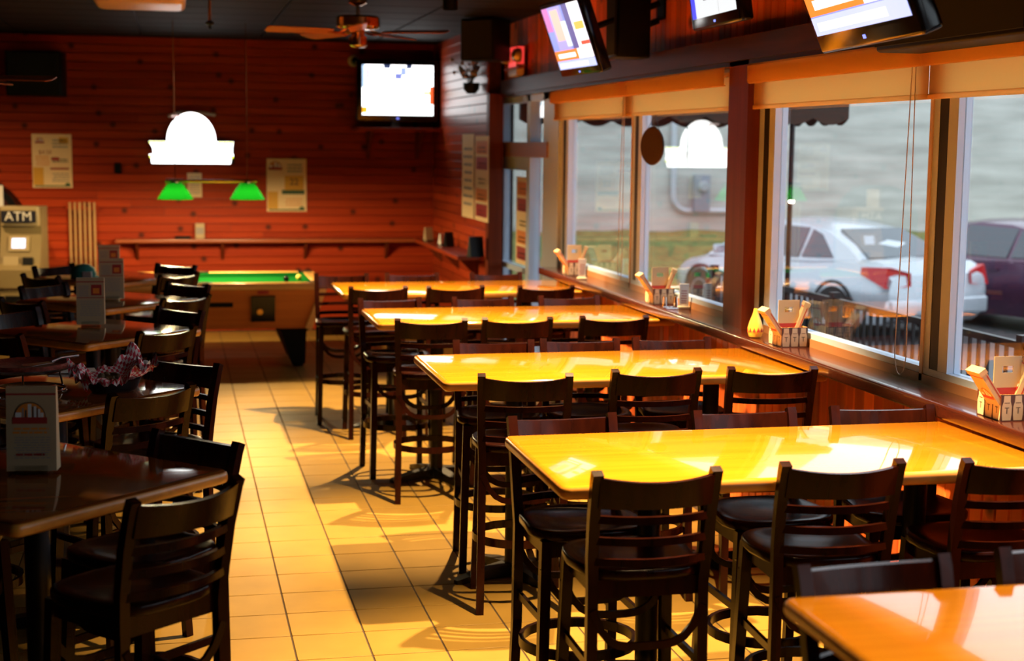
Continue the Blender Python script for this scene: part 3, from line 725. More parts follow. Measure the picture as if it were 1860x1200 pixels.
def tv_frame(pos, yawd, tiltd):
    ya, ti = math.radians(yawd), math.radians(tiltd)
    n = Vector((-math.cos(ya)*math.cos(ti), -math.sin(ya)*math.cos(ti), -math.sin(ti)))
    u = (-n).cross(Vector((0, 0, 1))).normalized(); v = u.cross(-n)
    return frame_at(Vector(pos), u, v)
tv('television', 'tilted television hung above the windows, nearest the exit sign', tv_frame((2.393, 9.042, 2.732), 3.8, 20.2), .70, .40, news, arm=(2.975, 9.05, 2.95))
board_pic = [(0, 0, 1, 1, (.95, .97, .98), 1.0), (0, 0, .10, 1, (.08, .08, .9), 1.2), (.3, .22, .52, .30, (.1, .1, .1), .3), (.3, .34, .5, .52, (.55, .55, .55), .6), (.7, .3, .93, .55, (.9, .3, .25), .9), (.74, .36, .88, .5, (.95, .9, .9), 1.0), (.62, 0, .63, 1, (.7, .7, .7), .8)]
tv('television', 'television showing a white page above the dark window post', tv_frame((2.69, 7.36, 2.925), -1.3, 9.1), .68, .3825, board_pic, chin=.06, arm=(2.975, 7.36, 2.98))
tv('television', 'tilted television cut off at the top right above the near window', tv_frame((2.209, 4.817, 2.72), -6.3, 23.2), .94, .53, news, chin=.07, arm=(2.975, 4.8, 2.98))
# dark wall speakers and a long black box
def speaker(name, c, s_, rz, label, tilt=0, br=.08):
    t = thing(name, label, 'speaker', c, rz, 'black loudspeakers')
    t.rotation_euler = (tilt, 0, rz)
    w, d_, h = s_
    MB().slab(rrect(w, d_, .02, 3), -h/2, h/2, .012).build('cabinet', BLACK, t)
    MB().box(-w/2+.02, w/2-.02, -d_/2-.012, -d_/2, -h/2+.02, h/2-.02).build('grille', mat('speaker_cloth', (.008, .008, .008), .9), t)
    MB().tube([(0, d_/2, 0), (0, d_/2+br, .03)], .02, 8).build('bracket', BLACK, t)
a = aty(66, 134, YB-.25); speaker('loudspeaker', (a.x, YB-.25, a.z), (.56, .30, .46), -.12, 'black loudspeaker high on the left of the cedar wall')
a = atx(882, 73, 2.66); speaker('loudspeaker', (a.x, a.y, a.z), (.34, .3, .36), -.75, 'black loudspeaker in the corner above the dark door post', br=.24)
a = atx(1143, 45, 2.80); speaker('loudspeaker', (a.x, a.y, a.z), (.22, .22, .42), -PI/2, 'narrow black loudspeaker between the two hanging televisions')
a = atx(1765, 22, 2.84); speaker('loudspeaker', (a.x-.03, a.y-.05, a.z+.05), (1.1, .2, .34), -PI/2, 'long black box at the top right above the window')  # plain long black box, built with the speaker function

# camera dome, drink rail, cue rack, things on the rail
cm = thing('dome_camera', 'white ringed black security camera beside the corner television', 'camera', aty(642, 111, YB-.0))
Mx = Matrix.Rotation(PI/2, 4, 'X')
MB().lathe([(.062, 0), (.062, .04), (.05, .045)], 18, 0, Mx).build('ring', CREAM, cm)
MB().lathe([(.045, .045), (.04, .07), (.02, .085), (.002, .09)], 16, 0, Mx).build('lens_dome', BLACKGLOSS, cm, (.012, 0, 0))
RAILW = wood('drink_rail_cedar', (.30, .06, .016), (.42, .10, .03), 'x', .3, 10, .05)
rl = thing('drink_rail', 'long cedar drink rail along the back wall', 'shelf', (1.09, YB, .985))
MB().slab([(-1.72, -.26), (1.735, -.26), (1.735, 0), (-1.72, 0)], 0, .04, .006).build('board', RAILW, rl)
for x in (-1.5, -.6, .3, 1.2): MB().prism([(0, 0), (-.2, 0), (0, -.2)], 'x', x-.015, x+.015).build('bracket', DARKPOST, rl)
r2 = thing('drink_rail', 'short cedar drink rail along the side wall by the door', 'shelf', (2.83, 14.98, .985))
MB().slab([(-.26, -1.30), (0, -1.30), (0, 1.30), (-.26, 1.30)], 0, .04, .006).build('board', CEDAR_Y, r2)
for y in (-1.0, 0, 1.0): MB().prism([(0, 0), (-.2, 0), (0, -.2)], 'y', y-.015, y+.015).build('bracket', DARKPOST, r2)
a = aty(363, 411, YB-.12); bx = thing('napkin_box', 'small cream box standing on the back drink rail', 'box', (a.x, YB-.12, 1.025))
MB().slab(rrect(.10, .07, .006, 2), 0, .165, .003).build('carton', PAPER, bx); MB().box(-.04, .04, -.0365, -.0352, .05, .12).build('label_print', GREY, bx)
a = aty(332, 424, YB-.12); o = MB().slab(rrect(.17, .10, .01, 2), 0, .025, .004).build('ashtray', BLACK, None, (a.x, YB-.12, 1.025)); tag(o, 'flat black tray left of the cream box on the drink rail', 'tray')
def railcard(x, y, X, m, label, w=.09, h=.13):
    a = atx(x, y, X); t = thing('menu_holder', label, 'menu', (X, a.y, 1.025), .5)
    MB().prism([(-.03, 0), (.03, 0), (.006, h), (-.006, h)], 'x', -w/2, w/2).build('card', m, t)
    MB().box(-w/2, w/2, -.036, .036, 0, .012).build('foot', BLACK, t)
railcard(778, 417, 2.66, PAPER, 'pale folded card in the corner on the side drink rail', .1, .15)
railcard(804, 425, 2.70, WHITE, 'pale card beside a dark holder on the side drink rail', .08, .12)
railcard(815, 425, 2.72, BLACK, 'dark holder between the cards on the side drink rail', .10, .15)
railcard(864, 440, 2.72, BLACK, 'dark framed card nearest the door post on the side rail', .16, .19)
cr_ = thing('cue_rack', 'rack of six pale wooden cues upright on the back wall', 'cue rack', (aty(151, 430, YB).x, YB-.005, .35))
MB().box(-.17, .17, -.05, 0, .02, .06).box(-.17, .17, -.04, 0, .98, 1.03).build('rack_rail', CEDAR_X, cr_)
CUE = wood('cue_maple', (.50, .27, .10), (.62, .36, .15), 'z', .35, 12, .04)
for k in range(6): MB().box(-.012, .012, -.012, .012, .02, 1.06).build('cue', CUE, cr_, (-.125+k*.05, -.03, 0))

# cash machine
am = thing('cash_machine', 'beige cash machine with lit screen in the far left corner', 'cash machine', (aty(44, 500, 15.68).x, 15.68, 0), -.12)
BEI = mat('beige_steel', (.25, .18, .075), .45, var=.05); BEI2 = mat('beige_panel', (.36, .27, .13), .4)
MB().slab(rrect(.40, .46, .02, 3), 0, .78, .01).build('cabinet', BEI, am)
MB().prism([(-.26, .60), (-.27, .78), (-.18, .84), (-.08, 1.16), (-.08, 1.40), (.22, 1.40), (.22, .60)], 'x', -.20, .20).build('head', BEI, am)
hd = MB().slab(rrect(.38, .24, .02, 3), 1.21, 1.405, .01).build('top_sign', BEI2, am, (0, -.03, 0))
MB().box(-.17, .17, -.155, -.150, 1.245, 1.365).build('sign_panel', mat('sign_dark', (.02, .02, .03), .3), hd, (0, 0, 0))
lettering('ATM', .13, mat('atm_letters', (.7, .66, .58), .5), hd, frame_at(Vector((0, -.157, 1.305)), (1, 0, 0), (.18, 0, 1)), .002)
Ms = frame_at(Vector((-.01, -.126, 1.03)), (1, 0, 0), (0, .30, .95))
sc_ = MB().box(-.10, .10, -.075, .075, 0, .012, 0, Ms).build('screen_bezel', BEI2, am)
MB().box(-.07, .06, -.045, .055, .012, .014, 0, Ms).build('screen', emis('atm_screen', (.8, .85, 1), 2.2), sc_)
MB().box(.04, .14, -.22, -.14, .0, .02, 0, Ms).build('keypad', BLACK, am)
MB().box(-.15, .0, -.22, -.13, .0, .012, 0, Ms).build('card_panel', BEI2, am)
for x0 in (-.15, .02): MB().box(x0, x0+.12, -.24, -.232, .58, .72).build('notice_panel', PAPER, am)
MB().box(-.14, .14, -.25, -.23, .46, .52).build('cash_tray', BLACK, am)
jk = thing('shape', 'dark round-topped jukebox behind the cash machine', 'shape', (-1.98, 16.29, 0))  # plain dark round-topped block with a white card
dm = [(-.42, 0), (.42, 0)]+[(.42*math.cos(PI*i/16), 1.22+.42*math.sin(PI*i/16)) for i in range(17)]
MB().prism(dm, 'y', -.24, .24).build('cabinet', BLACK, jk)
MB().prism([(.34*math.cos(PI*i/16), 1.25+.34*math.sin(PI*i/16)) for i in range(17)], 'y', -.25, -.24).build('arch_panel', mat('dark_red_panel', (.05, .012, .01), .3), jk)
MB().box(.10, .26, -.262, -.25, 1.38, 1.60).build('white_card', WHITE, jk)
MB().box(-.3, .3, -.27, -.24, .3, .9).build('lower_panel', mat('speaker_cloth', (.01, .01, .01), .9), jk)

# exit sign with emergency lamps, on the wall above the beam
e = atx(938, 120, 2.93); ex = thing('exit_sign', 'red and white exit sign with two emergency lamps above the beam', 'exit sign', (2.945, e.y, 2.66))
MB().slab([(-.05, -.16), (.02, -.16), (.02, .16), (-.05, .16)], 0, .26, .008).build('box', CREAM, ex)
MB().box(-.053, -.05, -.145, .145, .08, .25).build('red_face', emis('exit_red', (1, .05, .04), .9), ex)
MB().box(-.045, .015, -.163, -.16, .10, .25).build('red_side', emis('exit_red', (1, .05, .04), .9), ex)
lettering('EXIT', .13, WHITE, ex, frame_at(Vector((-.0545, 0, .165)), (0, -1, 0), (0, 0, 1)), .001)
for s_ in (-1, 1):
    l = MB().lathe([(.01, .05), (.05, .03), (.062, -.01), (.058, -.03), (.03, -.035), (.002, -.036)], 16, 0, Matrix.Rotation(-PI/2, 4, 'Y') @ Matrix.Rotation(0, 4, 'X')).build('emergency_lamp', mat('lamp_brass_yellow', (.55, .36, .12), .25, .5), ex, (-.06, s_*.22, .17))
MB().box(-.06, -.01, -.30, .30, .06, .075).build('lamp_bar', RED, ex)

# dried plant on the side wall
pl = thing('hanging_plant', 'dried flower spray in a dark basket high on the side wall', 'plant', (2.80, atx(860, 150, 2.76).y, 2.60))
MB().lathe([(.04, -.06), (.075, -.02), (.08, .04), (.07, .04), (.06, -.01)], 16).build('basket', BLACK, pl, (-.06, 0, 0))
rr = random.Random(5); st = MB(); fw = MB()
for k in range(46):
    a, u = rr.uniform(0, 2*PI), rr.uniform(.3, 1); q = Vector((-.06+math.cos(a)*.16*u-.02, math.sin(a)*.26*u, .08+.20*u*rr.uniform(.2, 1)))
    if q.x > .0: q.x = -.02
    st.tube([(-.06, 0, 0), tuple(q*.6+Vector((-.02, 0, .05))), tuple(q)], .003, 5)
    fw.lathe([(.004, -.02), (.016, -.006), (.018, .006), (.006, .018)], 7, 0, Matrix.Translation(q))
st.build('stems', mat('dry_stem', (.09, .06, .03), .8), pl); tag(fw.build('flower_heads', mat('dry_flower', (.30, .22, .26), .8), pl), kind='stuff')

# ceiling fans, light fixture, pendant cord
def fan(x, y, z, a0, label, R=.72, drop=.12):
    t = thing('ceiling_fan', label, 'ceiling fan', (x, y, z), 0, 'brass ceiling fans')
    BLD = wood('fan_blade_wood', (.26, .07, .02), (.38, .12, .035), 'x', .35, 14, .08)
    MB().lathe([(.016, .08), (.016, ZC-z)], 10).build('downrod', CHROME, t)
    MB().lathe([(.03, ZC-z-.05), (.07, ZC-z-.03), (.07, ZC-z)], 18).build('canopy', BRASS, t)
    MB().lathe([(.05, .105), (.155, .10), (.168, .085), (.168, .02), (.15, .005), (.06, 0)], 32).build('motor_housing', BRASS, t)
    MB().lathe([(.05, 0), (.05, -.05), (.068, -.055), (.068, -.12), (.05, -.135), (.002, -.138)], 24).build('switch_cup', BRASS, t)
    for k in range(5):
        M = Matrix.Rotation(a0+2*PI*k/5, 4, 'Z') @ Matrix.Rotation(math.radians(12), 4, 'X')
        b = MB().slab([(.20, -.05), (.26, -.062), (R-.03, -.078), (R, -.05), (R, .05), (R-.03, .078), (.26, .062), (.20, .05)], -.024, -.016, .002, 0, M, seg=1).build('blade', BLD, t)
        MB().sweep([(.10, 0, -.01), (.17, 0, -.030), (.27, 0, -.014)], .05, .008, 0, M).build('blade_arm', BRASS, b)
f0 = aty(650, 40, 11.6); fan(f0.x, 11.6, 2.93, -.45, 'brass ceiling fan with wooden blades left of the corner television')
f1 = aty(820, -60, 8.2); fan(f1.x+.22, 8.2, 3.0, math.radians(171), 'ceiling fan with only one wooden blade tip showing at the top edge')
f2 = aty(-125, 128, 9.4); fan(f2.x, 9.4, 2.44, -.2, 'ceiling fan at the left edge with only blade tips showing')
a, b = atz(170, 9, 3.07), atz(338, 9, 3.07)
fx = thing('ceiling_light', 'unlit wraparound ceiling light at the top left', 'ceiling light', ((a.x+b.x)/2, (a.y+b.y)/2+.2, ZC))
MB().slab(rrect(b.x-a.x, .75, .10, 5), -.085, -.0, .04).build('diffuser', mat('amber_diffuser', (.75, .50, .26), .35), fx)
a = atz(381, 44, 2.98); sp_ = thing('sprinkler', 'small sprinkler head on a rod below the ceiling', 'sprinkler', (a.x, a.y, ZC))
MB().tube([(0, 0, 0), (0, 0, -.15)], .012, 8).build('rod', mat('copper', (.4, .15, .06), .4, .6), sp_); MB().lathe([(.012, -.15), (.035, -.165), (.035, -.18), (.012, -.19), (.012, -.22)], 12).build('head', IRON, sp_)

# round sign hanging in the far window, seen from behind
a = atx(1185, 265, 2.95); dk = thing('hanging_sign', 'dark round sign seen from behind, hanging in the far window', 'sign', (a.x, a.y, a.z), math.radians(-71))
MB().lathe([(.118, -.006), (.122, 0), (.118, .006)], 30, 0, Matrix.Rotation(PI/2, 4, 'X')).build('disc', mat('dark_brown_board', (.05, .022, .014), .6), dk)
for s_ in (-1, 1): MB().tube([(s_*.07, 0, .09), (0, .022, 2.262-a.z)], .0018, 5).build('string', INK, dk)

# ================================================================== ON THE TABLES
# checkered basket on the second square table
bp = atz(205, 712, TT); bk = thing('food_basket', 'black plastic basket lined with red checkered paper', 'food basket', (bp.x, bp.y+.03, TT), .35)
bas = MB(); bas.rings([[(x, y, z) for x, y in rrect(.17+.02*k, .115+.02*k, .055, 5)] for k, z in ((0, 0), (1, .02), (2, .045), (2.6, .055), (2.3, .055), (1.4, .02), (.5, .006))]); bas.build('basket', mat('black_plastic', (.008, .008, .009), .35), bk)
CH_ = bpy.data.materials.new('red_gingham'); CH_.use_nodes = True; nt = CH_.node_tree; b = nt.nodes['Principled BSDF']
uvn = nt.nodes.new('ShaderNodeUVMap'); ck = nt.nodes.new('ShaderNodeTexChecker'); ck.inputs['Scale'].default_value = 30
ck.inputs[1].default_value = (.75, .07, .10, 1); ck.inputs[2].default_value = (.95, .84, .83, 1)
nt.links.new(uvn.outputs[0], ck.inputs[0]); nt.links.new(ck.outputs[0], b.inputs['Base Color']); b.inputs['Roughness'].default_value = .6
N = 30; vs = []; fs = []; uv = []
rr = random.Random(3)
for j in range(N+1):
    for i in range(N+1):
        u, v = 2*i/N-1, 2*j/N-1; x, y = u*.165, v*.145
        d_ = max(abs(u)*1.0, abs(v)*.9); cn = abs(u*v)
        z = .012+.055*min(1, d_*1.5)+.075*cn**1.1*(1 if u*v > 0 else .65)*(1.5 if u > 0 else .9)+.014*math.sin(9*u+2*v)*d_+.012*math.sin(11*v-3*u)*d_
        if d_ > .75: x *= .93; y *= .93; z += .02*math.sin(14*u+9*v)
        if u < -.1 and v < -.3: z -= .035*min(1, (d_-.4)*2.2) if d_ > .4 else 0
        z = max(z, .010); vs.append((x, y, z)); uv.append((i/N, j/N))
for j in range(N):
    for i in range(N): k = j*(N+1)+i; fs.append((k, k+1, k+N+2, k+N+1))
mb = MB(); mb.add(vs, fs); me = mb.mesh('liner', CH_, recalc=False); ul = me.uv_layers.new(name='UVMap')
for lp_ in me.loops: ul.data[lp_.index].uv = uv[lp_.vertex_index]
link('liner', me, bk)
FOOD = mat('browned_food', (.16, .09, .03), .6, var=.4, scale=60)
rr = random.Random(9)
for k in range(7):
    M = Matrix.Translation((rr.uniform(-.06, .05), rr.uniform(-.05, .02), .055+rr.uniform(0, .02))) @ Matrix.Rotation(rr.uniform(0, 3), 4, 'Z') @ Matrix.Rotation(rr.uniform(-.5, .5), 4, 'X')
    MB().lathe([(.002, -.03), (.012, -.024), (.016, 0), (.012, .022), (.002, .03)], 9, 0, M @ Matrix.Rotation(PI/2, 4, 'Y')).build('food_piece', FOOD, bk)
# crumpled napkin at the basket edge
vs = []; fs = []; n = 9
for j in range(n+1):
    for i in range(n+1):
        u, v = i/n-.5, j/n-.5; vs.append((u*.12, v*.10, .03+.02*math.sin(7*u+5*v)+.05*abs(u)+.015*math.cos(11*v)))
for j in range(n):
    for i in range(n): k = j*(n+1)+i; fs.append((k, k+1, k+n+2, k+n+1))
np_ = atz(248, 690, TT); mb = MB(); mb.add(vs, fs)
o = mb.build('napkin', WHITE, None, (np_.x, np_.y+.02, TT+.01)); tag(o, 'crumpled white napkin tucked beside the checkered basket', 'napkin')
pp = atz(130, 674, TT); o = MB().box(-.105, .105, -.05, .05, 0, .004).build('paper_slip', WHITE, None, (pp.x, pp.y, TT+.001), (0, 0, .15)); tag(o, 'flat white paper slip behind the pizza stand', 'paper')
# pizza on a wire stand, plate below
pz = atz(50, 708, TT)
ps = thing('pizza_stand', 'round wire pizza stand on the basket table', 'stand', (pz.x, pz.y, TT))
ring = lambda r_, z: [(r_*math.cos(2*PI*k/32), r_*math.sin(2*PI*k/32), z) for k in range(32)]
MB().tube(ring(.155, .006), .005, 6, loop=True).build('bottom_ring', CHROME, ps); MB().tube(ring(.14, .085), .005, 6, loop=True).build('top_ring', CHROME, ps)
for k in range(3):
    a = 2*PI*k/3+.5; MB().tube([(.155*math.cos(a), .155*math.sin(a), .006), (.14*math.cos(a), .14*math.sin(a), .085)], .004, 6).build('leg', CHROME, ps)
pn = thing('pizza_pan', 'steel pizza pan with red pizza on the wire stand', 'pizza', (pz.x, pz.y, TT+.091))
MB().lathe([(.165, 0), (.19, .012), (.194, .012), (.17, -.001)], 36).build('pan', STEEL, pn)
MB().lathe([(.002, .018), (.15, .018), (.165, .026), (.172, .018), (.168, .004)], 36).build('pizza', mat('pizza_top', (.22, .035, .018), .5, var=.6, scale=45, bump=.6), pn)
o = MB().lathe([(.001, .008), (.08, .008), (.115, .018), (.117, .015), (.08, .002), (.001, .002)], 32).build('plate', CHROME, None, (pz.x, pz.y, TT)); tag(o, 'silver plate under the wire pizza stand', 'plate')
sv = atz(112, 690, TT+.12); sp_ = thing('pizza_server', 'steel pizza server lying across the pizza pan', 'server', (pz.x+.10, pz.y-.02, TT+.117), -2.4)
MB().slab([(-.0, -.02), (.12, -.035), (.15, 0), (.12, .035), (0, .02)], 0, .003, .001, seg=1).build('blade', STEEL, sp_); MB().tube([(0, 0, .003), (-.05, 0, .014), (-.14, 0, .014)], .007, 8).build('handle', STEEL, sp_)
# teal cap
cp = atz(155, 497, TT); cp2 = thing('teal_cap', 'teal baseball cap lying on the farthest square table', 'cap', (SQ[4][0]-.23, SQ[4][1]-.03, TT), -.3)
TEAL = mat('teal_cloth', (.01, .16, .15), .8)
MB().lathe([(.095, 0), (.098, .03), (.085, .07), (.05, .095), (.002, .104)], 24).build('crown', TEAL, cp2)
br = [(-.085, -.04)]+[(.085*math.cos(PI+PI*i/10), -.04-.10*math.sin(PI*i/10)) for i in range(11)]+[(.085, -.04)]
MB().slab(list(br)[1:-1][::1], .002, .010, .002, seg=1).build('brim', TEAL, cp2, None, (0, 0, 1.3)); MB().box(.03, .10, -.10, -.085, .01, .05).build('badge', mat('pale_badge', (.55, .5, .55), .6), cp2)

# ------------------------------------------------------------------ caddies on the sill
KRAFT = mat('kraft_card', (.66, .36, .12), .6); BOTL = mat('bottle_print', (.58, .44, .28), .6); GAP = mat('print_brown', (.07, .02, .012), .6)
def caddy(x, y, rz, label, full=True):
    t = thing('menu_caddy', label, 'caddy', (x, y, 1.09), rz, 'six-pack caddies on the window sill')
    w, l, h = .068, .082, .098
    c = MB()
    c.box(-w, w, -l, l, 0, .004)
    for (a, b_, cc, d_) in ((-w, -w+.003, -l, l), (w-.003, w, -l, l), (-w, w, -l, -l+.003), (-w, w, l-.003, l)): c.box(a, b_, cc, d_, 0, h)
    for face, hw_, M in (('s', l, frame_at((-w, 0, 0), (0, -1, 0), (0, 0, 1))), ('f', w, frame_at((0, -l, 0), (1, 0, 0), (0, 0, 1)))):
        pr(c, M, -hw_, 0, hw_, h, 2, .0004)
        for k in range(3):
            cx_ = (-1+k)*hw_*.66
            bot = [(-.017, .004), (.017, .004), (.0195, .025), (.0195, .055), (.014, .072), (.013, .094), (-.013, .094), (-.014, .072), (-.0195, .055), (-.0195, .025)]
            s_ = hw_/.068
            c.add([(cx_+px*s_, py, .0009) for px, py in bot], [tuple(range(10))], 1, M)
            pr(c, M, cx_-.011, .066, cx_+.011, .0685, 2, .0013)
            pr(c, M, cx_-.009, .048, cx_+.009, .051, 3, .0013); pr(c, M, cx_-.0018, .028, cx_+.0018, .048, 3, .0013)
    c.build('carton', [KRAFT, BOTL, GAP, INK], t, smooth=False)
    hp = MB()
    H0, H1 = .09, .225
    for a, b_, z0, z1 in ((-.055, -.022, H0, H1), (.022, .055, H0, H1), (-.022, .022, H0, .165), (-.022, .022, .19, H1)): hp.box(a, b_, -.002, .002, z0, z1)
    hp.box(-.055, .055, -.0022, .0022, .004, H0+.02, 1)
    hp.build('handle_panel', [PAPER, RED], t, smooth=False)
    return t
def folded_menu(x, y, z, lean, rz, label):
    """thick folded menu leaning by angle lean about the y axis"""
    t = thing('folded_menu', label, 'menu', (x, y, z), rz, 'folded menus in the sill caddies')
    t.rotation_euler = (0, lean, rz)
    c = MB().box(-.012, .012, -.046, .046, 0, .215); c.box(-.016, .016, -.047, .047, .197, .216)
    for s_ in (-1, 1):
        M = frame_at((s_*.012, 0, 0), (0, s_, 0), (0, 0, 1)); logo(c, M, 0, .105, .032); lines(c, M, -.03, .03, .02, .06, 4, G_, 31, .4); pr(c, M, -.046, .188, .046, .192, R_)
    M = frame_at((0, -.046, 0), (1, 0, 0), (0, 0, 1)); pr(c, M, .004, 0, .008, .19, R_)
    c.build('cover', PM, t, smooth=False); return t
cad = [(1425, 631, 'nearer menu caddy on the sill right of the dark post'), (1837, 765, 'menu caddy on the sill at the right edge of the view'), (1178, 553, 'menu caddy on the sill left of the dark post'), (1043, 500, 'farthest menu caddy at the door end of the sill')]
for k, (px, py, lb) in enumerate(cad):
    q = atz(px, py, 1.09); x = max(2.945, min(q.x+.068, 2.95)); y = q.y+.082
    caddy(x, y, 0, lb, True)
    folded_menu(x-.022, y-.03, 1.10, -.62, 0, 'folded menu leaning toward the room from the %s' % ['caddy right of the post', 'caddy at the right edge', 'caddy left of the post', 'farthest caddy'][k])
    folded_menu(x+.026, y+.03, 1.10, .36, -.3, 'folded menu leaning toward the glass from the %s' % ['caddy right of the post', 'caddy at the right edge', 'caddy left of the post', 'farthest caddy'][k])
q = atz(1384, 614, 1.09); sb = thing('sauce_bottle', 'pear-shaped yellow bottle with red flame print beside the caddy', 'bottle', (2.90, q.y+.03, 1.09))
prof = [(.020, 0), (.032, .006), (.040, .03), (.040, .05), (.030, .085), (.018, .115), (.012, .135), (.010, .15), (.002, .152)]
MB().lathe(prof, 22).build('body', mat('mustard_plastic', (.80, .42, .05), .3), sb)
for k in range(12):
    a = 2*PI*k/12; M = Matrix.Rotation(a, 4, 'Z')
    MB().add([(.0412, -.009, .032), (.0412, .009, .032), (.0405, .0, .056)], [(0, 1, 2)], 0, M).build('flame_print', RED, sb, smooth=False, recalc=False)
def tent(px, py, label):
    q = atz(px, py, 1.09); t = thing('tent_card', label, 'card stand', (min(max(q.x, 2.90), 3.0), q.y, 1.09), -.3, 'tent cards on the window sill')
    c = MB().box(-.028, .028, -.008, .008, .01, .15); M = frame_at((0, -.008, 0), (1, 0, 0), (0, 0, 1)); lines(c, M, -.02, .02, .03, .12, 6, R_, 41, .35); c.build('card', [WHITE, RED], t, smooth=False)
    MB().slab(rrect(.075, .04, .006, 2), 0, .014, .003).build('foot', mat('cream_plastic', (.7, .6, .42), .4), t)
tent(1242, 560, 'white tent card beside the caddy left of the dark post')
tent(1057, 507, 'white tent card beside the farthest caddy')
q = atz(1216, 560, 1.09); rk = thing('napkin_rack', 'small chrome rack in front of the caddy left of the post', 'rack', (2.91, q.y, 1.09))
MB().tube([(-.035, -.04, .004), (-.035, .04, .004), (.035, .04, .004), (.035, -.04, .004)], .004, 6, loop=True).build('base_wire', CHROME, rk)
for s_ in (-1, 1): MB().tube([(s_*.035, -.03, .004), (s_*.035, -.02, .07), (s_*.035, .02, .07), (s_*.035, .03, .004)], .003, 6).build('side_wire', CHROME, rk)

# ================================================================== OUTSIDE
ASPH = mat('wet_asphalt', (.10, .10, .105), .55, var=.2, scale=3); CONC = mat('patio_concrete', (.22, .21, .20), .7, var=.12, scale=4)
struct('ground', MB().box(3.16, 45, -15, 60, -.5, -.30), ASPH, label='grey parking lot outside the windows')
struct('patio', MB().box(3.16, 4.9, -6, 13.9, -.30, -.02), CONC, label='narrow concrete patio along the windows')
STUC = bpy.data.materials.new('grey_split_block'); STUC.use_nodes = True; nt = STUC.node_tree; b = nt.nodes['Principled BSDF']
g = nt.nodes.new('ShaderNodeNewGeometry'); mp = nt.nodes.new('ShaderNodeMapping'); mp.inputs['Scale'].default_value = (.5, 1, 3.2); n1 = nt.nodes.new('ShaderNodeTexNoise'); n1.inputs['Scale'].default_value = 1.6; n1.inputs['Detail'].default_value = 7
rp = nt.nodes.new('ShaderNodeValToRGB'); rp.color_ramp.elements[0].position = .3; rp.color_ramp.elements[1].position = .7; rp.color_ramp.elements[0].color = (.42, .415, .38, 1); rp.color_ramp.elements[1].color = (.66, .655, .61, 1)
nt.links.new(g.outputs['Position'], mp.inputs[0]); nt.links.new(mp.outputs[0], n1.inputs[0]); nt.links.new(n1.outputs[0], rp.inputs[0]); nt.links.new(rp.outputs[0], b.inputs['Base Color']); b.inputs['Roughness'].default_value = .9
struct('wall_neighbour', MB().box(11.7, 45, 25, 26, -.4, 4.3).box(3.3, 11.7, 25, 26, -.4, 7.5), STUC, label='pale grey block wall of the neighbouring building')
rr = random.Random(2); gb = MB(); nx, ny = 90, 8; vs = []
for j in range(ny+1):
    for i in range(nx+1): vs.append((3.3+i*.4, 22.2+j*.345, -.32+.92*(j/ny)**.8+rr.uniform(-.03, .03)))
gb.add(vs, [(j*(nx+1)+i, j*(nx+1)+i+1, (j+1)*(nx+1)+i+1, (j+1)*(nx+1)+i) for j in range(ny) for i in range(nx)])
tag(gb.build('grass_bank', mat('dull_grass', (.19, .20, .06), .9, var=.35, scale=6)), 'sloping strip of dull green grass below the grey wall', 'grass', kind='stuff')
# conduit and meter
cd = thing('electric_conduit', 'bent grey conduit pipe with meter box on the outside wall', 'pipe', (0, 24.93, 0))
c0, c1, c2 = aty(1222, 250, 24.9), aty(1224, 350, 24.9), aty(1250, 383, 24.9); c3 = aty(1345, 385, 24.9)
rad = c2.x-c1.x
pth = [(c0.x, 0, 5.5), (c1.x, 0, c2.z+rad)]+[(c1.x+rad*(1-math.cos(PI/2*i/8)), 0, c2.z+rad*(1-math.sin(PI/2*i/8))) for i in range(1, 9)]+[(c3.x, 0, c2.z)]
PIPE = mat('galvanised_grey', (.55, .58, .62), .4, .3)
MB().tube(pth, .055, 10).build('pipe', PIPE, cd)
a, b = aty(1262, 318, 24.8), aty(1288, 385, 24.8)
MB().slab(rrect(abs(b.x-a.x), .16, .02, 2), 0, abs(a.z-b.z), .01).build('meter_box', mat('meter_grey', (.25, .29, .34), .5), cd, ((a.x+b.x)/2, -.09, b.z))
MB().lathe([(.10, 0), (.10, .08), (.07, .11)], 18, 0, Matrix.Rotation(PI/2, 4, 'X')).build('meter_dial', mat('meter_glass', (.35, .38, .4), .2), cd, ((a.x+b.x)/2, -.17, a.z-.2))
# iron railing
rg = thing('iron_railing', 'black iron railing along the patio edge', 'railing', (4.6, 0, -.02))
for z in (1.0, .12): MB().box(-.02, .02, 0, 12.4, z-.02, z+.02).build('rail', IRON, rg)
bme = MB().box(-.009, .009, -.009, .009, .12, 1.0).mesh('baluster', IRON, smooth=False)
for k in range(122): link('baluster', bme, rg, (0, .15+k*.1, 0))
pme = MB().box(-.03, .03, -.03, .03, 0, 1.06).mesh('post', IRON, smooth=False)
for k in range(6): link('post', pme, rg, (0, .03+k*2.45, 0))
# entrance awning with scalloped valance
AWN = mat('brown_canvas', (.055, .028, .018), .85); e0 = aty(1540, 222, 11.3)
aw = thing('awning', 'dark brown entrance awning with scalloped edge outside the far window', 'awning', (0, 0, 0))
xe, zb = e0.x, e0.z+.03
def valance(p0, p1, nm):
    p0, p1 = Vector(p0), Vector(p1); L = (p1-p0).length; n_ = max(2, round(L/.30)); P = []
    for k in range(n_):
        for i in range(7): t_ = (k+i/7)/n_; P.append((L*t_, zb-.055*math.sin(PI*i/7)))
    P.append((L, zb)); ang = math.atan2(p1.y-p0.y, p1.x-p0.x)
    mb = MB(); top = zb+.20
    for (a, b_) in zip(P[:-1], P[1:]): mb.prism([(a[0], a[1]), (b_[0], b_[1]), (b_[0], top), (a[0], top)], 'y', -.008, .008)
    mb.build(nm, AWN, aw, (p0.x, p0.y, 0), (0, 0, ang))
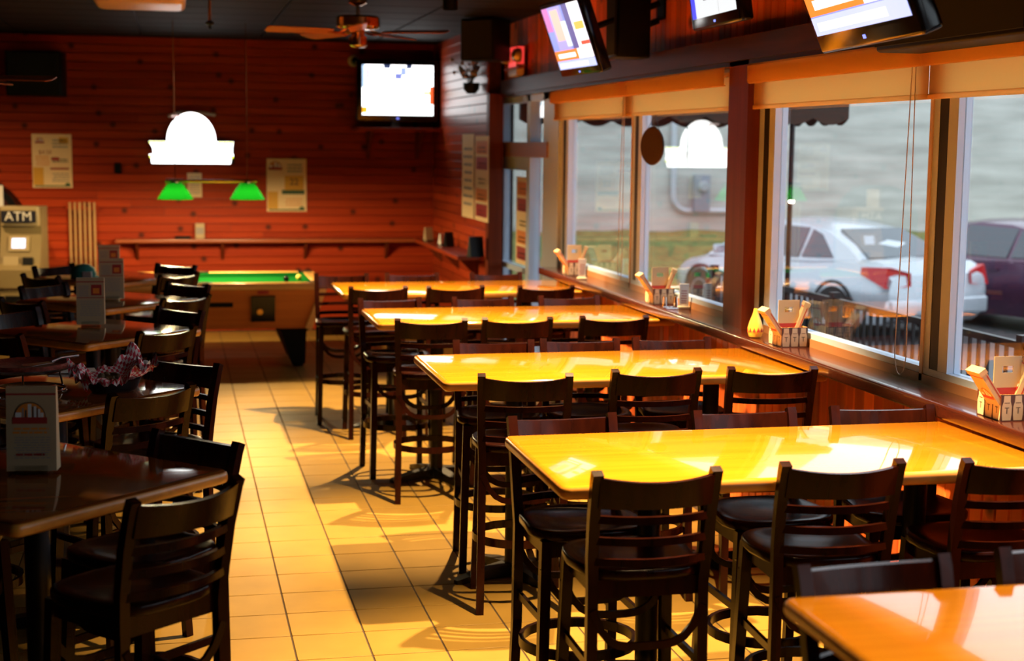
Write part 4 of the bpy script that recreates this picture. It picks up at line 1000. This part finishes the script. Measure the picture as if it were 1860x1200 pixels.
valance((3.2, 11.3, 0), (xe, 11.3, 0), 'side_valance'); valance((xe, 11.3, 0), (xe, 13.9, 0), 'front_valance'); valance((3.2, 13.9, 0), (xe, 13.9, 0), 'side_valance')
MB().rings([[(3.18, 11.3, zb+1.0), (3.18, 13.9, zb+1.0)], [(xe, 11.3, zb+.2), (xe, 13.9, zb+.2)], [(xe, 11.3, zb+.18), (xe, 13.9, zb+.18)], [(3.18, 11.3, zb+.98), (3.18, 13.9, zb+.98)]], closed=False, cap0=False, cap1=False, loop=True).build('canopy', AWN, aw)
for yy in (11.3, 13.9): MB().prism([(3.2, zb+.2), (xe, zb+.2), (3.2, zb+1.0)], 'y', yy-.006, yy+.006).build('gusset', AWN, aw)
a = aty(1437, 300, 11.36)
for yy in (11.36,): MB().tube([(a.x, yy, -.02), (a.x, yy, zb+.2)], .022, 10).build('pole', IRON, aw)

# cars
def car(label, rearleft, head, paint, pcol):
    L, Wd = 4.65, 1.78
    h = Vector((math.sin(head), math.cos(head), 0)); lf_ = Vector((-math.cos(head), math.sin(head), 0))   # forward, left
    c = Vector(rearleft) + h*(L/2) - lf_*(Wd/2)
    t = thing('car', label, 'car', (c.x, c.y, -.30), math.atan2(h.y, h.x), 'cars in the parking lot')
    PNT = mat(paint, pcol, .25, .35, coat=.6); DG = mat('car_glass', (.05, .065, .085), .08, spec=.8); TY = mat('tyre', (.012, .012, .013), .8); RIM = mat('wheel_rim', (.45, .46, .48), .3, .9)
    st = [(-2.325, .50, .62, .70), (-2.29, .34, .84, .80), (-2.12, .24, .99, .85), (-1.6, .22, 1.02, .88), (-.9, .21, .96, .89), (0, .20, .93, .89), (.9, .21, .92, .89), (1.35, .22, .88, .88), (1.95, .24, .77, .83), (2.22, .30, .66, .74), (2.325, .42, .55, .60)]
    R = []
    for x, zb_, zt, hw in st:
        m_ = (zb_+zt)/2; R.append([(x, -hw*.90, zb_), (x, -hw, m_-.08), (x, -hw, m_+.08), (x, -hw*.95, zt-.05), (x, -hw*.82, zt), (x, 0, zt+.02), (x, hw*.82, zt), (x, hw*.95, zt-.05), (x, hw, m_+.08), (x, hw, m_-.08), (x, hw*.90, zb_), (x, 0, zb_)])
    MB().rings(R).build('body', PNT, t)
    def ry(z): k = (z-.92)/(1.43-.92); return .80-.22*k
    top = [(-1.82, .98), (-1.45, 1.17), (-1.0, 1.34), (-.45, 1.43), (.1, 1.44), (.5, 1.38), (.9, 1.20), (1.38, .90)]
    R = []
    for x, zt in top: R.append([(x, -.80, .88), (x, -ry(zt-.04), zt-.04), (x, -ry(zt)+.12, zt), (x, 0, zt+.015), (x, ry(zt)-.12, zt), (x, ry(zt-.04), zt-.04), (x, .80, .88)])
    MB().rings(R).build('roof', PNT, t)
    wins = [[(1.12, .965), (.40, .965), (.36, 1.33), (.52, 1.32), (.80, 1.19)], [(.32, .965), (-.55, .965), (-.60, 1.345), (.28, 1.36)], [(-.62, .975), (-1.22, 1.0), (-.88, 1.27), (-.67, 1.33)]]
    for s_ in (-1, 1):
        for k, wv in enumerate(wins):
            mb = MB(); n_ = len(wv); vs = [(x, s_*(ry(z)+.006), z) for x, z in wv]+[(x, s_*(ry(z)-.03), z) for x, z in wv]
            mb.add(vs, [tuple(range(n_)), tuple(range(2*n_-1, n_-1, -1))]+[(i, (i+1) % n_, n_+(i+1) % n_, n_+i) for i in range(n_)]); mb.build('side_window', DG, t, smooth=False)
        for x in (-1.38, 1.42):
            wh = MB().lathe([(.20, -.11), (.32, -.10), (.335, -.06), (.335, .06), (.32, .10), (.20, .11)], 26, 0, Matrix.Rotation(PI/2, 4, 'X')).build('wheel', TY, t, (x, s_*.80, .335))
            MB().lathe([(.001, .09), (.06, .095), (.19, .112), (.205, .10)], 20, 0, Matrix.Rotation(-s_*PI/2, 4, 'X')).build('rim', RIM, wh)
            MB().lathe([(.345, -.02), (.375, -.02), (.375, .02), (.345, .02)], 26, 0, Matrix.Rotation(PI/2, 4, 'X'), cap0=False, cap1=False).build('wheel_arch', TY, t, (x, s_*.885, .36))
        tl = MB(); tl.rings([[(-2.30, s_*.50, .72), (-2.30, s_*.50, .88), (-2.24, s_*.74, .95), (-2.24, s_*.80, .70)], [(-2.345, s_*.50, .72), (-2.33, s_*.50, .88), (-2.25, s_*.80, .95), (-2.27, s_*.86, .70)], [(-1.86, s_*.86, .84), (-1.86, s_*.87, .90), (-1.88, s_*.885, .93), (-1.88, s_*.895, .84)]]); tl.build('tail_light', mat('tail_red', (.55, .01, .015), .2), t)
        for x in (-.42, .55): MB().box(x-.09, x+.09, s_*.89-.012, s_*.89+.012, .80, .83).build('door_handle', PNT, t)
        MB().slab(rrect(.10, .16, .03, 3), 0, .12, .02).build('wing_mirror', PNT, t, (.95, s_*.93, .92))
    for pts in ([(-1.76, 1.03), (-1.05, 1.335)], [(1.30, .965), (.56, 1.37)]):
        (xa, za), (xb, zb_) = pts; s_ = -1 if xa < 0 else 1
        mb = MB(); mb.rings([[(xa+s_*.02, -.66, za), (xa+s_*.02, .66, za), (xb+s_*.02, .50, zb_+.015), (xb+s_*.02, -.50, zb_+.015)], [(xa-s_*.05, -.66, za-.03), (xa-s_*.05, .66, za-.03), (xb-s_*.05, .5, zb_-.03), (xb-s_*.05, -.5, zb_-.03)]]); mb.build('windscreen', DG, t)
    MB().box(-2.345, -2.30, -.26, .26, .66, .78).build('number_plate', WHITE, t)
    MB().slab(rrect(.16, 1.62, .05, 3), .36, .56, .03).build('rear_bumper', PNT, t, (-2.27, 0, 0))
    return t
rl_ = atz(1610, 495, .60); HD = math.radians(-16)
car('silver saloon car with a red tail light outside the near window', (rl_.x, rl_.y, 0), HD, 'silver_paint', (.52, .56, .62))
hh = Vector((math.sin(HD), math.cos(HD), 0)); rt = Vector((math.cos(HD), -math.sin(HD), 0))
p2 = Vector((rl_.x, rl_.y, 0)) + rt*2.5 - hh*1.2
car('dark purple saloon car at the right edge outside', p2, HD, 'purple_paint', (.10, .04, .085))
